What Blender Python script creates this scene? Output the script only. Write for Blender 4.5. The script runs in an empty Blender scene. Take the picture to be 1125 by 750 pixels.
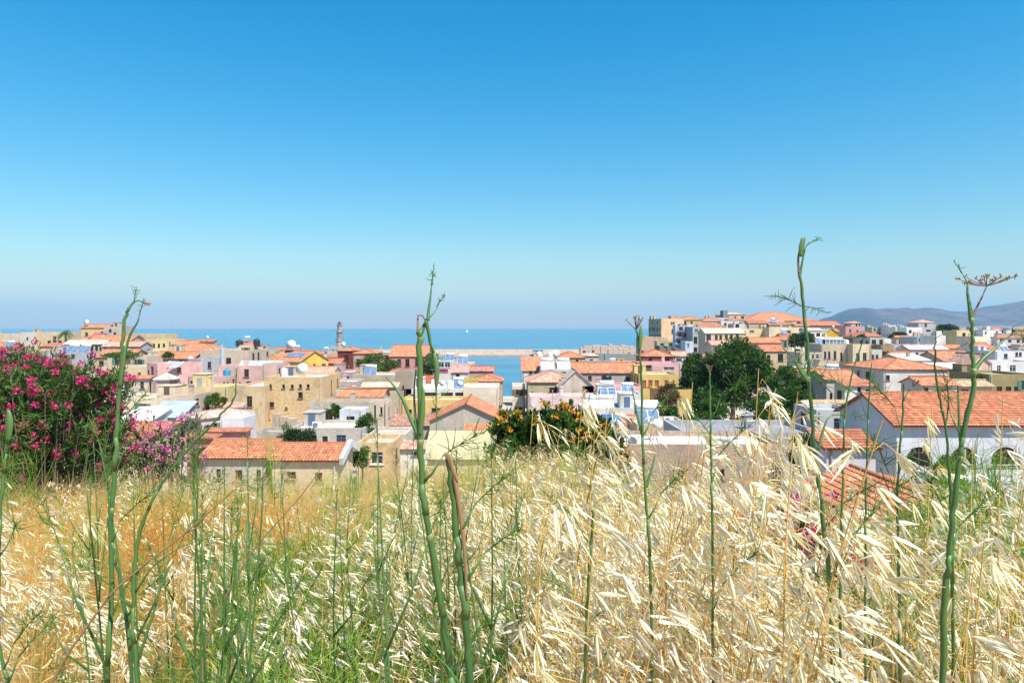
import bpy, math, random
import numpy as np
from mathutils import Vector, Matrix, noise as mnoise

SC = bpy.context.scene
COL = SC.collection
R = math.radians
F = 750.0; CX = 562.5; HV = 360.0; CZ = 20.0      # focal length in photo pixels, image centre, horizon row, eye height

# ------------------------------------------------------------------ camera
cam_d = bpy.data.cameras.new('camera'); cam = bpy.data.objects.new('camera', cam_d); COL.objects.link(cam)
cam.location = (0, 0, CZ); cam.rotation_euler = (R(90), 0, 0)
cam_d.sensor_width = 36; cam_d.lens = 24; cam_d.shift_y = -15 / 1125
cam_d.clip_start = 0.05; cam_d.clip_end = 60000
SC.camera = cam

# ------------------------------------------------------------------ sky, sun, exposure
SUN_EL = R(57); SUN_AZ = R(141)          # azimuth clockwise from the view direction: behind the right shoulder
w = bpy.data.worlds.new('World'); SC.world = w; w.use_nodes = True
wt = w.node_tree; wt.nodes.clear()
sky = wt.nodes.new('ShaderNodeTexSky'); sky.sky_type = 'NISHITA'; sky.sun_disc = False
sky.sun_elevation = SUN_EL; sky.sun_rotation = SUN_AZ
sky.altitude = 1970; sky.air_density = 2.13; sky.dust_density = 0.99; sky.ozone_density = 8.9
hs = wt.nodes.new('ShaderNodeHueSaturation'); hs.inputs['Saturation'].default_value = 1.41; hs.inputs['Hue'].default_value = 0.4905
bg = wt.nodes.new('ShaderNodeBackground'); bg.inputs['Strength'].default_value = 0.0876
wo = wt.nodes.new('ShaderNodeOutputWorld')
wt.links.new(sky.outputs[0], hs.inputs['Color']); wt.links.new(hs.outputs[0], bg.inputs['Color']); wt.links.new(bg.outputs[0], wo.inputs['Surface'])

sl = bpy.data.lights.new('sun', 'SUN'); sl.energy = 5.0; sl.angle = R(0.5); sl.color = (1.0, 0.945, 0.87)
so = bpy.data.objects.new('sun', sl); COL.objects.link(so); so.location = (40, -40, 120)
TO_SUN = Vector((math.sin(SUN_AZ) * math.cos(SUN_EL), math.cos(SUN_AZ) * math.cos(SUN_EL), math.sin(SUN_EL)))
so.rotation_euler = TO_SUN.to_track_quat('Z', 'Y').to_euler()

SC.view_settings.view_transform = 'Standard'; SC.view_settings.look = 'None'
SC.view_settings.gamma = 1; SC.view_settings.use_curve_mapping = False
SC.view_settings.exposure = 0.82
SC.cycles.max_bounces = 6; SC.cycles.diffuse_bounces = 3; SC.cycles.glossy_bounces = 3
SC.cycles.transmission_bounces = 3; SC.cycles.transparent_max_bounces = 6; SC.cycles.volume_bounces = 0
SC.cycles.use_denoising = True

# ------------------------------------------------------------------ helpers
def px(u, v, Y):
    return Vector(((u - CX) * Y / F, Y, CZ - (v - HV) * Y / F))

def tag(o, label=None, cat=None, group=None, kind=None):
    if label: o['label'] = label
    if cat: o['category'] = cat
    if group: o['group'] = group
    if kind: o['kind'] = kind
    return o

def empty(name, loc, rz=0.0):
    o = bpy.data.objects.new(name, None); COL.objects.link(o); o.empty_display_size = 0.2
    o.location = loc; o.rotation_euler = (0, 0, rz); return o

class MB:
    """collects faces (with optional uv and material index) for ONE mesh"""
    def __init__(s): s.v = []; s.f = []; s.uv = []; s.m = []; s.sm = False
    def face(s, pts, uv=None, mi=0):
        n = len(s.v); s.v.extend([tuple(p) for p in pts]); s.f.append(tuple(range(n, n + len(pts))))
        s.uv.extend(uv if uv else [(0, 0)] * len(pts)); s.m.append(mi)
    def box(s, c, d, mi=0, rz=0.0, rx=0.0):
        cx, cy, cz = c; hx, hy, hz = d[0] / 2, d[1] / 2, d[2] / 2
        M = Matrix.Translation(c) @ Matrix.Rotation(rz, 4, 'Z') @ Matrix.Rotation(rx, 4, 'X')
        P = [M @ Vector((x, y, z)) for x in (-hx, hx) for y in (-hy, hy) for z in (-hz, hz)]
        for q in ((0, 1, 3, 2), (4, 6, 7, 5), (0, 4, 5, 1), (2, 3, 7, 6), (0, 2, 6, 4), (1, 5, 7, 3)):
            a = [P[i] for i in q]; l1 = (a[1] - a[0]).length; l2 = (a[3] - a[0]).length
            s.face(a, [(0, 0), (0, l1), (l2, l1), (l2, 0)], mi)
    def tube(s, pts, rad, n=8, mi=0, cap=True, rib=0.0):
        pts = [Vector(p) for p in pts]
        if not hasattr(rad, '__len__'): rad = [rad] * len(pts)
        rings = []
        t0 = (pts[1] - pts[0]).normalized(); up = Vector((0, 0, 1)) if abs(t0.z) < 0.9 else Vector((1, 0, 0))
        a = t0.cross(up).normalized()
        for i, p in enumerate(pts):
            t = (pts[min(i + 1, len(pts) - 1)] - pts[max(i - 1, 0)]).normalized()
            a = (a - t * a.dot(t)).normalized(); b = t.cross(a)
            base = len(s.v)
            for k in range(n):
                an = 2 * math.pi * k / n
                s.v.append(tuple(p + (a * math.cos(an) + b * math.sin(an)) * (rad[i] * (1 + (rib if k % 2 else -rib)))))
            rings.append(base)
        for i in range(len(pts) - 1):
            for k in range(n):
                k2 = (k + 1) % n
                s.f.append((rings[i] + k, rings[i] + k2, rings[i + 1] + k2, rings[i + 1] + k)); s.uv.extend([(0, 0)] * 4); s.m.append(mi)
        if cap:
            s.f.append(tuple(rings[0] + k for k in reversed(range(n)))); s.uv.extend([(0, 0)] * n); s.m.append(mi)
            s.f.append(tuple(rings[-1] + k for k in range(n))); s.uv.extend([(0, 0)] * n); s.m.append(mi)
    def lathe(s, prof, n=16, c=(0, 0, 0), mi=0):
        s.tube([(c[0], c[1], c[2] + z + 1e-5 * i) for i, (r, z) in enumerate(prof)], [max(r, 1e-4) for r, z in prof], n, mi) if False else s._lathe(prof, n, c, mi)
    def _lathe(s, prof, n, c, mi):
        base = len(s.v)
        for r, z in prof:
            for k in range(n):
                an = 2 * math.pi * k / n
                s.v.append((c[0] + r * math.cos(an), c[1] + r * math.sin(an), c[2] + z))
        for i in range(len(prof) - 1):
            for k in range(n):
                k2 = (k + 1) % n
                s.f.append((base + i * n + k, base + i * n + k2, base + (i + 1) * n + k2, base + (i + 1) * n + k)); s.uv.extend([(0, 0)] * 4); s.m.append(mi)
        s.f.append(tuple(base + (len(prof) - 1) * n + k for k in range(n))); s.uv.extend([(0, 0)] * n); s.m.append(mi)
    def build(s, name, mats, parent=None, smooth=False, loc=None):
        me = bpy.data.meshes.new(name); me.from_pydata(s.v, [], s.f); 
        if not isinstance(mats, (list, tuple)): mats = [mats]
        for m in mats: me.materials.append(m)
        if any(s.m): me.polygons.foreach_set('material_index', s.m)
        ul = me.uv_layers.new(name='UVMap'); ul.data.foreach_set('uv', np.array(s.uv, dtype=np.float32).ravel())
        if smooth or s.sm: me.polygons.foreach_set('use_smooth', [True] * len(me.polygons))
        me.update()
        o = bpy.data.objects.new(name, me); COL.objects.link(o)
        if parent: o.parent = parent
        if loc: o.location = loc
        return o

def np_mesh(name, V, Fq, mats, mi=None, smooth=False, col=None):
    """big mesh from numpy: V (n,3), Fq (m,4) quads"""
    me = bpy.data.meshes.new(name); n = len(V); m = len(Fq)
    me.vertices.add(n); me.vertices.foreach_set('co', np.asarray(V, np.float32).ravel())
    me.loops.add(m * 4); me.loops.foreach_set('vertex_index', np.asarray(Fq, np.int32).ravel())
    me.polygons.add(m); me.polygons.foreach_set('loop_start', np.arange(0, m * 4, 4, dtype=np.int32))
    me.polygons.foreach_set('loop_total', np.full(m, 4, np.int32))
    if mi is not None: me.polygons.foreach_set('material_index', np.asarray(mi, np.int32))
    if smooth: me.polygons.foreach_set('use_smooth', np.ones(m, bool))
    for mt in (mats if isinstance(mats, (list, tuple)) else [mats]): me.materials.append(mt)
    if col is not None:
        a = me.color_attributes.new('tint', 'FLOAT_COLOR', 'POINT'); a.data.foreach_set('color', np.asarray(col, np.float32).ravel())
    me.update(calc_edges=True); return me

def link(name, me, parent=None, loc=None):
    o = bpy.data.objects.new(name, me); COL.objects.link(o)
    if parent: o.parent = parent
    if loc is not None: o.location = loc
    return o

# ------------------------------------------------------------------ materials
class NT:
    def __init__(s, name):
        s.mat = bpy.data.materials.new(name); s.mat.use_nodes = True; s.t = s.mat.node_tree; s.t.nodes.clear()
        s.out = s.n('ShaderNodeOutputMaterial'); s.b = s.n('ShaderNodeBsdfPrincipled'); s.l(s.b.outputs[0], s.out.inputs['Surface'])
    def n(s, typ, **kw):
        nd = s.t.nodes.new(typ)
        for k, v in kw.items():
            if hasattr(nd, k): setattr(nd, k, v)
            else: nd.inputs[k.replace('_', ' ')].default_value = v
        return nd
    def l(s, a, b): s.t.links.new(a, b)
    def coords(s, which='Object', offset=True):
        tc = s.n('ShaderNodeTexCoord')
        if not offset: return tc.outputs[which]
        oi = s.n('ShaderNodeObjectInfo'); mu = s.n('ShaderNodeMath', operation='MULTIPLY'); mu.inputs[1].default_value = 137.0
        s.l(oi.outputs['Random'], mu.inputs[0]); va = s.n('ShaderNodeVectorMath', operation='ADD')
        s.l(tc.outputs[which], va.inputs[0]); s.l(mu.outputs[0], va.inputs[1]); return va.outputs[0]
    def noise(s, vec, scale, detail=4, rough=0.6, mapscale=None):
        if mapscale:
            mp = s.n('ShaderNodeMapping'); mp.inputs['Scale'].default_value = mapscale; s.l(vec, mp.inputs['Vector']); vec = mp.outputs[0]
        nz = s.n('ShaderNodeTexNoise'); nz.inputs['Scale'].default_value = scale; nz.inputs['Detail'].default_value = detail; nz.inputs['Roughness'].default_value = rough
        s.l(vec, nz.inputs['Vector']); return nz.outputs['Fac']
    def ramp(s, fac, stops):
        r = s.n('ShaderNodeValToRGB'); e = r.color_ramp.elements
        while len(e) < len(stops): e.new(0.5)
        for i, (p, c) in enumerate(stops): e[i].position = p; e[i].color = (*c, 1) if hasattr(c, '__len__') else (c, c, c, 1)
        s.l(fac, r.inputs[0]); return r.outputs[0]
    def mix(s, fac, a, b, blend='MIX'):
        m = s.n('ShaderNodeMix'); m.data_type = 'RGBA'; m.blend_type = blend
        for sock, x in ((m.inputs[0], fac), (m.inputs[6], a), (m.inputs[7], b)):
            if hasattr(x, 'is_output'): s.l(x, sock)
            elif hasattr(x, '__len__'): sock.default_value = (*x, 1) if len(x) == 3 else x
            else: sock.default_value = x
        return m.outputs[2]
    def bump(s, h, strength=0.3, dist=0.05):
        b = s.n('ShaderNodeBump'); b.inputs['Strength'].default_value = strength; b.inputs['Distance'].default_value = dist
        s.l(h, b.inputs['Height']); s.l(b.outputs[0], s.b.inputs['Normal'])
    def col(s, c):
        if hasattr(c, 'is_output'): s.l(c, s.b.inputs['Base Color'])
        else: s.b.inputs['Base Color'].default_value = (*c, 1)
    def set(s, **kw):
        for k, v in kw.items(): s.b.inputs[k.replace('_', ' ')].default_value = v

_mc = {}
def cached(fn):
    def g(*a):
        k = (fn.__name__,) + a
        if k not in _mc: _mc[k] = fn(*a)
        return _mc[k]
    return g
def mul(c, k): return tuple(min(1, x * k) for x in c)

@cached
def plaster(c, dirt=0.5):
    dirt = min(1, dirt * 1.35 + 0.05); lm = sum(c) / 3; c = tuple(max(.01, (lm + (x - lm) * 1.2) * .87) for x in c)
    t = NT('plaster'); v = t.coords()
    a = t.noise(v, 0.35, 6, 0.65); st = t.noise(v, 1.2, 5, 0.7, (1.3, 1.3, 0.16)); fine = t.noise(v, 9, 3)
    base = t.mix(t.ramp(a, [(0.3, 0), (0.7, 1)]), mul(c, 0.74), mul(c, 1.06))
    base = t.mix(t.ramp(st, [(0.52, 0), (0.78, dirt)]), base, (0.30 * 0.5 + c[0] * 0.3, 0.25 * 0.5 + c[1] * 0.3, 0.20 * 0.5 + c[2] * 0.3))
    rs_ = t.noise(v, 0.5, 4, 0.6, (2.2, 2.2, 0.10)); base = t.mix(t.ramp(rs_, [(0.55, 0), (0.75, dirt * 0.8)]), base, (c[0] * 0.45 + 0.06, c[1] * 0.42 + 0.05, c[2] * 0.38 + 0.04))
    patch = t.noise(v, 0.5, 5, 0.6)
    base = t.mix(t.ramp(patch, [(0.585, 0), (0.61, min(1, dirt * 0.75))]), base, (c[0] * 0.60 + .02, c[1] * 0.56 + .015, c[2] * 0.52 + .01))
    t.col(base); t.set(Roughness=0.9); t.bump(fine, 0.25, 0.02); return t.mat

@cached
def stone(c, scale=1.0):
    t = NT('masonry'); uv = t.n('ShaderNodeUVMap').outputs[0]
    v = t.coords(); d = t.noise(v, 2.2, 3)
    va = t.n('ShaderNodeVectorMath', operation='ADD'); cm = t.n('ShaderNodeCombineXYZ'); 
    sub = t.n('ShaderNodeMath', operation='MULTIPLY_ADD'); sub.inputs[1].default_value = 0.22; sub.inputs[2].default_value = -0.11
    t.l(d, sub.inputs[0]); t.l(sub.outputs[0], cm.inputs[0]); t.l(sub.outputs[0], cm.inputs[1]); t.l(uv, va.inputs[0]); t.l(cm.outputs[0], va.inputs[1])
    br = t.n('ShaderNodeTexBrick'); br.offset_frequency = 2; br.squash = 0.7; br.squash_frequency = 3
    br.inputs['Color1'].default_value = (*mul(c, 1.15), 1); br.inputs['Color2'].default_value = (*mul(c, 0.72), 1); br.inputs['Mortar'].default_value = (*mul((c[0], c[1] * 0.95, c[2] * 0.9), 0.62), 1)
    br.inputs['Scale'].default_value = 1.0; br.inputs['Mortar Size'].default_value = 0.025; br.inputs['Brick Width'].default_value = 0.52 * scale; br.inputs['Row Height'].default_value = 0.27 * scale; br.inputs['Bias'].default_value = -0.1
    t.l(va.outputs[0], br.inputs['Vector'])
    big = t.noise(v, 0.25, 6, 0.7); base = t.mix(t.ramp(big, [(0.35, 0.0), (0.7, 0.75)]), br.outputs[0], mul(c, 1.05))
    pat = t.noise(v, 0.55, 5, 0.7, (1, 1, 0.6)); base = t.mix(t.ramp(pat, [(0.55, 0), (0.72, 0.55)]), base, (c[0] * 0.5, c[1] * 0.47, c[2] * 0.45))
    t.col(base); t.set(Roughness=0.95)
    t.bump(t.mix(0.5, br.outputs['Fac'], d), 0.5, -0.04); return t.mat

@cached
def tiles(c, near=False, sc=1.0):
    t = NT('roof_tiles'); uv = t.n('ShaderNodeUVMap').outputs[0]
    mp = t.n('ShaderNodeMapping'); mp.inputs['Scale'].default_value = (1 / (0.24 * sc), 1 / (0.36 * sc), 1); t.l(uv, mp.inputs['Vector'])
    fl = t.n('ShaderNodeVectorMath', operation='FLOOR'); t.l(mp.outputs[0], fl.inputs[0])
    wn = t.n('ShaderNodeTexWhiteNoise', noise_dimensions='3D'); oi = t.n('ShaderNodeObjectInfo')
    ad = t.n('ShaderNodeVectorMath', operation='ADD'); t.l(fl.outputs[0], ad.inputs[0]); t.l(oi.outputs['Random'], ad.inputs[1]); t.l(ad.outputs[0], wn.inputs['Vector'])
    base = t.ramp(wn.outputs['Value'], [(0.0, mul(c, 0.55)), (0.35, mul(c, .9)), (0.7, mul(c, 1.08)), (0.9, (c[0] * 1.02, c[1] * 1.3, c[2] * 1.4)), (1.0, (min(1, c[0] * 1.15), c[1] * 1.7, c[2] * 2.0))])
    v = t.coords(); big = t.noise(v, 0.3, 5, 0.7)
    base = t.mix(t.ramp(big, [(0.38, 0), (0.7, 0.65)]), base, (c[0] * 0.66, c[1] * 0.86, c[2] * 0.95))
    lich = t.noise(v, 1.6, 5, 0.75); base = t.mix(t.ramp(lich, [(0.54, 0), (0.72, 0.55)]), base, (0.24, 0.17, 0.11))
    sx = t.n('ShaderNodeSeparateXYZ'); fr = t.n('ShaderNodeVectorMath', operation='FRACTION'); t.l(mp.outputs[0], fr.inputs[0]); t.l(fr.outputs[0], sx.inputs[0])
    # dark line where one course laps the next and between the barrels
    edge = t.ramp(sx.outputs[1], [(0.0, 0.55), (0.10, 0.0), (1.0, 0.0)])
    base = t.mix(edge, base, mul(c, 0.35))
    t.col(base); t.set(Roughness=0.85)
    if not near:
        s1 = t.n('ShaderNodeMath', operation='PINGPONG'); s1.inputs[1].default_value = 0.5; t.l(sx.outputs[0], s1.inputs[0])
        h = t.n('ShaderNodeMath', operation='MULTIPLY_ADD'); h.inputs[1].default_value = -0.35; t.l(sx.outputs[1], h.inputs[0]); t.l(s1.outputs[0], h.inputs[2])
        t.bump(h.outputs[0], 0.8, 0.12)
    return t.mat

@cached
def paint(c, rough=0.5, metal=0.0, var=0.12):
    t = NT('painted'); v = t.coords(); a = t.noise(v, 1.5, 5, 0.7)
    t.col(t.mix(t.ramp(a, [(0.35, 0), (0.7, 1)]), mul(c, 1 - var), mul(c, 1 + var * 0.5))); t.set(Roughness=rough, Metallic=metal); t.bump(t.noise(v, 14, 2), 0.06, 0.01); return t.mat

@cached
def glass_dark(c=(0.02, 0.026, 0.032), rough=0.12):
    t = NT('window_glass'); v = t.coords(); a = t.noise(v, 0.8, 2)
    t.col(t.mix(a, mul(c, 0.5), mul(c, 1.8))); t.set(Roughness=rough); return t.mat

@cached
def leafmat(c, c2, rough=0.55, trans=0.35, scale=0.8):
    t = NT('foliage'); v = t.coords(); a = t.noise(v, scale, 3, 0.6)
    at = t.n('ShaderNodeAttribute'); at.attribute_name = 'tint'
    base = t.mix(t.ramp(a, [(0.3, 0), (0.7, 1)]), c, c2)
    base = t.mix(1.0, base, at.outputs['Color'], 'MULTIPLY')
    t.col(base); t.set(Roughness=rough); t.b.inputs['Specular IOR Level'].default_value = 0.25
    tr = t.n('ShaderNodeBsdfTranslucent'); t.l(t.mix(1.0, base, (1.0, 1.15, 0.55), 'MULTIPLY'), tr.inputs['Color'])
    mx = t.n('ShaderNodeMixShader'); mx.inputs[0].default_value = trans; t.l(t.b.outputs[0], mx.inputs[1]); t.l(tr.outputs[0], mx.inputs[2]); t.l(mx.outputs[0], t.out.inputs['Surface'])
    return t.mat

# ------------------------------------------------------------------ terrain
def smooth(a, b, x): t = np.clip((x - a) / (b - a), 0, 1); return t * t * (3 - 2 * t)
_sx = [-12000, -800, -250, -130, -60, -30, -16, -7, 5, 12, 22, 45, 58, 90, 150, 300, 600, 900, 1500, 12000]
_sy = [420, 400, 340, 330, 290, 245, 205, 178, 178, 195, 225, 245, 300, 400, 450, 650, 1100, 1400, 1500, 2000]
def ground(X, Y):
    X = np.asarray(X, float); Y = np.asarray(Y, float)
    n1 = np.sin(X * 0.9 + 1.3) * np.sin(Y * 1.1 + 0.4) * 0.06 + np.sin(X * 0.31 + Y * 0.23) * 0.10
    plat = 18.38 - 0.045 * np.clip(Y, -30, 40) + n1
    town = 5.2 - 2.6 * smooth(40, 180, Y)
    town = town + 9.5 * np.exp(-(((X + 130) / 70) ** 2 + ((Y - 235) / 60) ** 2)) + 12 * np.exp(-(((X - 105) / 62) ** 2 + ((Y - 325) / 85) ** 2))
    town = town + 9.5 * np.exp(-(((X - 280) / 140) ** 2 + ((Y - 480) / 170) ** 2)) + 3.5 * smooth(40, 120, X) * smooth(60, 200, Y)
    ye = 7.6 + 0.7 * np.sin(np.minimum(X, 0) * 0.42 + 0.5) + 0.3 * np.sin(X * 1.3) - 3.4 * smooth(0.2, 2.0, X)
    bank = plat - 0.78 * np.clip(Y - ye, 0, None)
    land = np.maximum(bank, town)
    ys = np.interp(X, _sx, _sy); s = smooth(-3, 3, ys - Y)
    land = land * s + (-6) * (1 - s)
    return land
def gz(x, y): return float(ground(x, y))

def axis(parts):
    out = []
    for a, b, st in parts: out.extend(np.arange(a, b, st))
    return np.array(out)
xs = np.concatenate([axis([(-14000, -1000, 1300), (-1000, -300, 50), (-300, -20, 5), (-20, -7, 0.8), (-7, 7, 0.25), (7, 20, 0.8), (20, 300, 5), (300, 1200, 50), (1200, 14000, 800)]), [14000]])
ysx = np.concatenate([axis([(-400, -40, 40), (-40, -2, 4), (-2, 12, 0.25), (12, 40, 1.5), (40, 480, 4), (480, 1600, 40), (1600, 16000, 1800)]), [16000]])
GX, GY = np.meshgrid(xs, ysx); GZ = ground(GX, GY)
nx, ny = len(xs), len(ysx)
idx = np.arange(nx * ny).reshape(ny, nx)
q = np.stack([idx[:-1, :-1], idx[:-1, 1:], idx[1:, 1:], idx[1:, :-1]], -1).reshape(-1, 4)
def ground_mat():
    t = NT('soil_and_paving'); v = t.coords('Object', False)
    a = t.noise(v, 0.9, 6, 0.7); b = t.noise(v, 14, 4, 0.7); c = t.noise(v, 0.12, 5)
    straw = t.mix(t.ramp(a, [(0.35, 0), (0.65, 1)]), (0.36, 0.19, 0.075), (0.46, 0.31, 0.14))
    straw = t.mix(t.ramp(b, [(0.4, 0), (0.7, 0.6)]), straw, (0.16, 0.11, 0.05))
    pave = t.mix(t.ramp(c, [(0.4, 0), (0.6, 1)]), (0.34, 0.30, 0.25), (0.46, 0.41, 0.34))
    sp = t.n('ShaderNodeSeparateXYZ'); t.l(v, sp.inputs[0])
    far = t.n('ShaderNodeMapRange'); far.inputs['From Min'].default_value = 34; far.inputs['From Max'].default_value = 42; t.l(sp.outputs[1], far.inputs['Value'])
    t.col(t.mix(far.outputs[0], straw, pave)); t.set(Roughness=0.95); t.bump(b, 0.5, 0.03); return t.mat
tag(link('ground', np_mesh('ground', np.stack([GX, GY, GZ], -1).reshape(-1, 3), q, ground_mat(), smooth=True)), kind='structure')

# sea
def sea_mat():
    t = NT('sea_water'); v = t.coords('Object', False)
    a = t.noise(v, 0.02, 4, 0.6, (0.35, 1.2, 1)); h1 = t.noise(v, 0.35, 7, 0.65, (1, 0.5, 1)); 
    t.col(t.mix(t.ramp(a, [(0.35, 0), (0.65, 1)]), (0.008, 0.10, 0.19), (0.022, 0.19, 0.28)))
    t.set(Roughness=0.22, IOR=1.33); t.bump(h1, 0.55, 0.6); return t.mat
me = MB(); me.face([(-15000, 100, 0), (15000, 100, 0), (15000, 18000, 0), (-15000, 18000, 0)])
tag(me.build('sea', sea_mat()), kind='structure')

# mountains across the bay and the low shore in front of them
def fbm(x, y, o=5):
    return mnoise.fractal(Vector((x, y, 0.7)), 0.9, 2.1, o)
def relief(name, X0, X1, dx, Y0, Y1, dy, hf, mat):
    X = np.arange(X0, X1 + 1, dx); Yv = np.arange(Y0, Y1 + 1, dy); V = []
    for y in Yv:
        for x in X: V.append((x, y, hf(x, y)))
    n = len(X); ii = np.arange(len(V)).reshape(len(Yv), n)
    qq = np.stack([ii[:-1, :-1], ii[:-1, 1:], ii[1:, 1:], ii[1:, :-1]], -1).reshape(-1, 4)
    tag(link(name, np_mesh(name, V, qq, mat, smooth=False)), kind='structure')
def rock_mat(c1, c2, sc):
    t = NT('scrub_slope'); v = t.coords('Object', False); a = t.noise(v, sc, 7, 0.7); b = t.noise(v, sc * 6, 5, 0.7)
    base = t.mix(t.ramp(a, [(0.38, 0), (0.62, 1)]), c1, c2); t.col(t.mix(t.ramp(b, [(0.5, 0), (0.7, 0.6)]), base, mul(c1, 0.6))); t.set(Roughness=1.0); return t.mat
MP_U = [918, 925, 930, 936, 944, 956, 962, 975, 988, 1000, 1012, 1022, 1032, 1045, 1056, 1066, 1078, 1092, 1105, 1125, 1160, 1260, 1400]
MP_V = [361, 352, 344, 338.5, 336.5, 339, 341, 336.5, 337, 339.5, 336, 337.5, 337, 339, 341, 341.5, 340, 336, 332.5, 329, 325, 318, 330]
MD = 5600.0
def mount(x, y):
    u = CX + x * F / MD; pv_ = np.interp(u, MP_U, MP_V); top = max(0, (361 - pv_) * MD / F)
    g = math.exp(-((y - MD) / 600) ** 2) if y < MD else math.exp(-((y - MD) / 800) ** 2)
    n = fbm(x / 550, y / 430)
    top *= 1 + .07 * fbm(x / 130, 3.3, 4) * min(1, top / 80)
    return top * (g * (1 + 0.10 * n * (1 - g)) + 0.30 * n * g * (1 - g) * 2) - 14 * (1 - g) + 9 * fbm(x / 160, y / 160, 3) * min(1, top / 70)
relief('mountains', 2350, 8200, 32, 4500, 7800, 55, mount, rock_mat((0.035, 0.04, 0.05), (0.12, 0.09, 0.09), 0.006))
def lowland(x, y):
    e = smooth(2600, 3150, y + (x - 2000) * 0.05) * (1 - smooth(3900, 4350, y)) * smooth(1600, 2000, x)
    return -9 + float(e) * (29 + 16 * fbm(x / 420, y / 420))
relief('far_shore', 1500, 5600, 42, 2500, 4400, 55, lowland, rock_mat((0.13, 0.11, 0.08), (0.32, 0.25, 0.19), 0.009))

# sea air
hz = MB(); hz.box((0, 8200, 300), (30400, 19800, 616))
t = NT('sea_air'); t.t.nodes.remove(t.b)
pv = t.n('ShaderNodeVolumePrincipled'); pv.inputs['Density'].default_value = 8e-5; pv.inputs['Color'].default_value = (0.38, 0.71, 1.0, 1); pv.inputs['Anisotropy'].default_value = 0.0
t.l(pv.outputs[0], t.out.inputs['Volume'])
tag(hz.build('haze', t.mat), kind='stuff', label='thin blue sea air', cat='haze')
# ------------------------------------------------------------------ houses
WHITE = (0.68, 0.65, 0.61); CREAM = (0.58, 0.46, 0.31); PALE = (0.60, 0.50, 0.38); OCHRE = (0.62, 0.42, 0.17); YELLOW = (0.70, 0.50, 0.15)
PINK = (0.66, 0.41, 0.38); PPINK = (0.66, 0.46, 0.41); GREY = (0.42, 0.42, 0.43); BEIGE = (0.52, 0.43, 0.32); MAUVE = (0.46, 0.32, 0.32)
STONE = (0.42, 0.34, 0.25); OSTONE = (0.58, 0.40, 0.21); GSTONE = (0.38, 0.34, 0.30); RED = (0.34, 0.09, 0.07); BROWN = (0.33, 0.22, 0.13)
T1 = (0.56, 0.19, 0.085); T2 = (0.49, 0.155, 0.075); T3 = (0.62, 0.30, 0.20); T4 = (0.64, 0.42, 0.32); T5 = (0.45, 0.15, 0.08)
FLATC = (0.48, 0.44, 0.39)
rnd = random.Random(7)
HS = {}; FOOT = []
XN = Vector((0, 0, 1))

def facade(mb, p0, ex, wid, h, holes, rev=0.16, mi=0):
    """vertical wall face with rectangular openings and their reveals; holes = (a, b, c, d) along / up"""
    p0 = Vector(p0); ex = Vector(ex); nrm = ex.cross(XN)
    xs_ = sorted({0.0, wid, *[x for hh in holes for x in hh[:2]]}); zs_ = sorted({0.0, h, *[z for hh in holes for z in hh[2:4]]})
    for i in range(len(xs_) - 1):
        for j in range(len(zs_) - 1):
            a, b, c, d = xs_[i], xs_[i + 1], zs_[j], zs_[j + 1]; mx, mz = (a + b) / 2, (c + d) / 2
            if any(hh[0] < mx < hh[1] and hh[2] < mz < hh[3] for hh in holes): continue
            mb.face([p0 + ex * a + XN * c, p0 + ex * b + XN * c, p0 + ex * b + XN * d, p0 + ex * a + XN * d], [(a, c), (b, c), (b, d), (a, d)], mi)
    for a, b, c, d in [hh[:4] for hh in holes]:
        P = [p0 + ex * a + XN * c, p0 + ex * b + XN * c, p0 + ex * b + XN * d, p0 + ex * a + XN * d]
        for k in range(4):
            A, B = P[k], P[(k + 1) % 4]; l = (B - A).length
            mb.face([A, B, B - nrm * rev, A - nrm * rev], [(0, 0), (l, 0), (l, rev), (0, rev)], mi)

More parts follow.
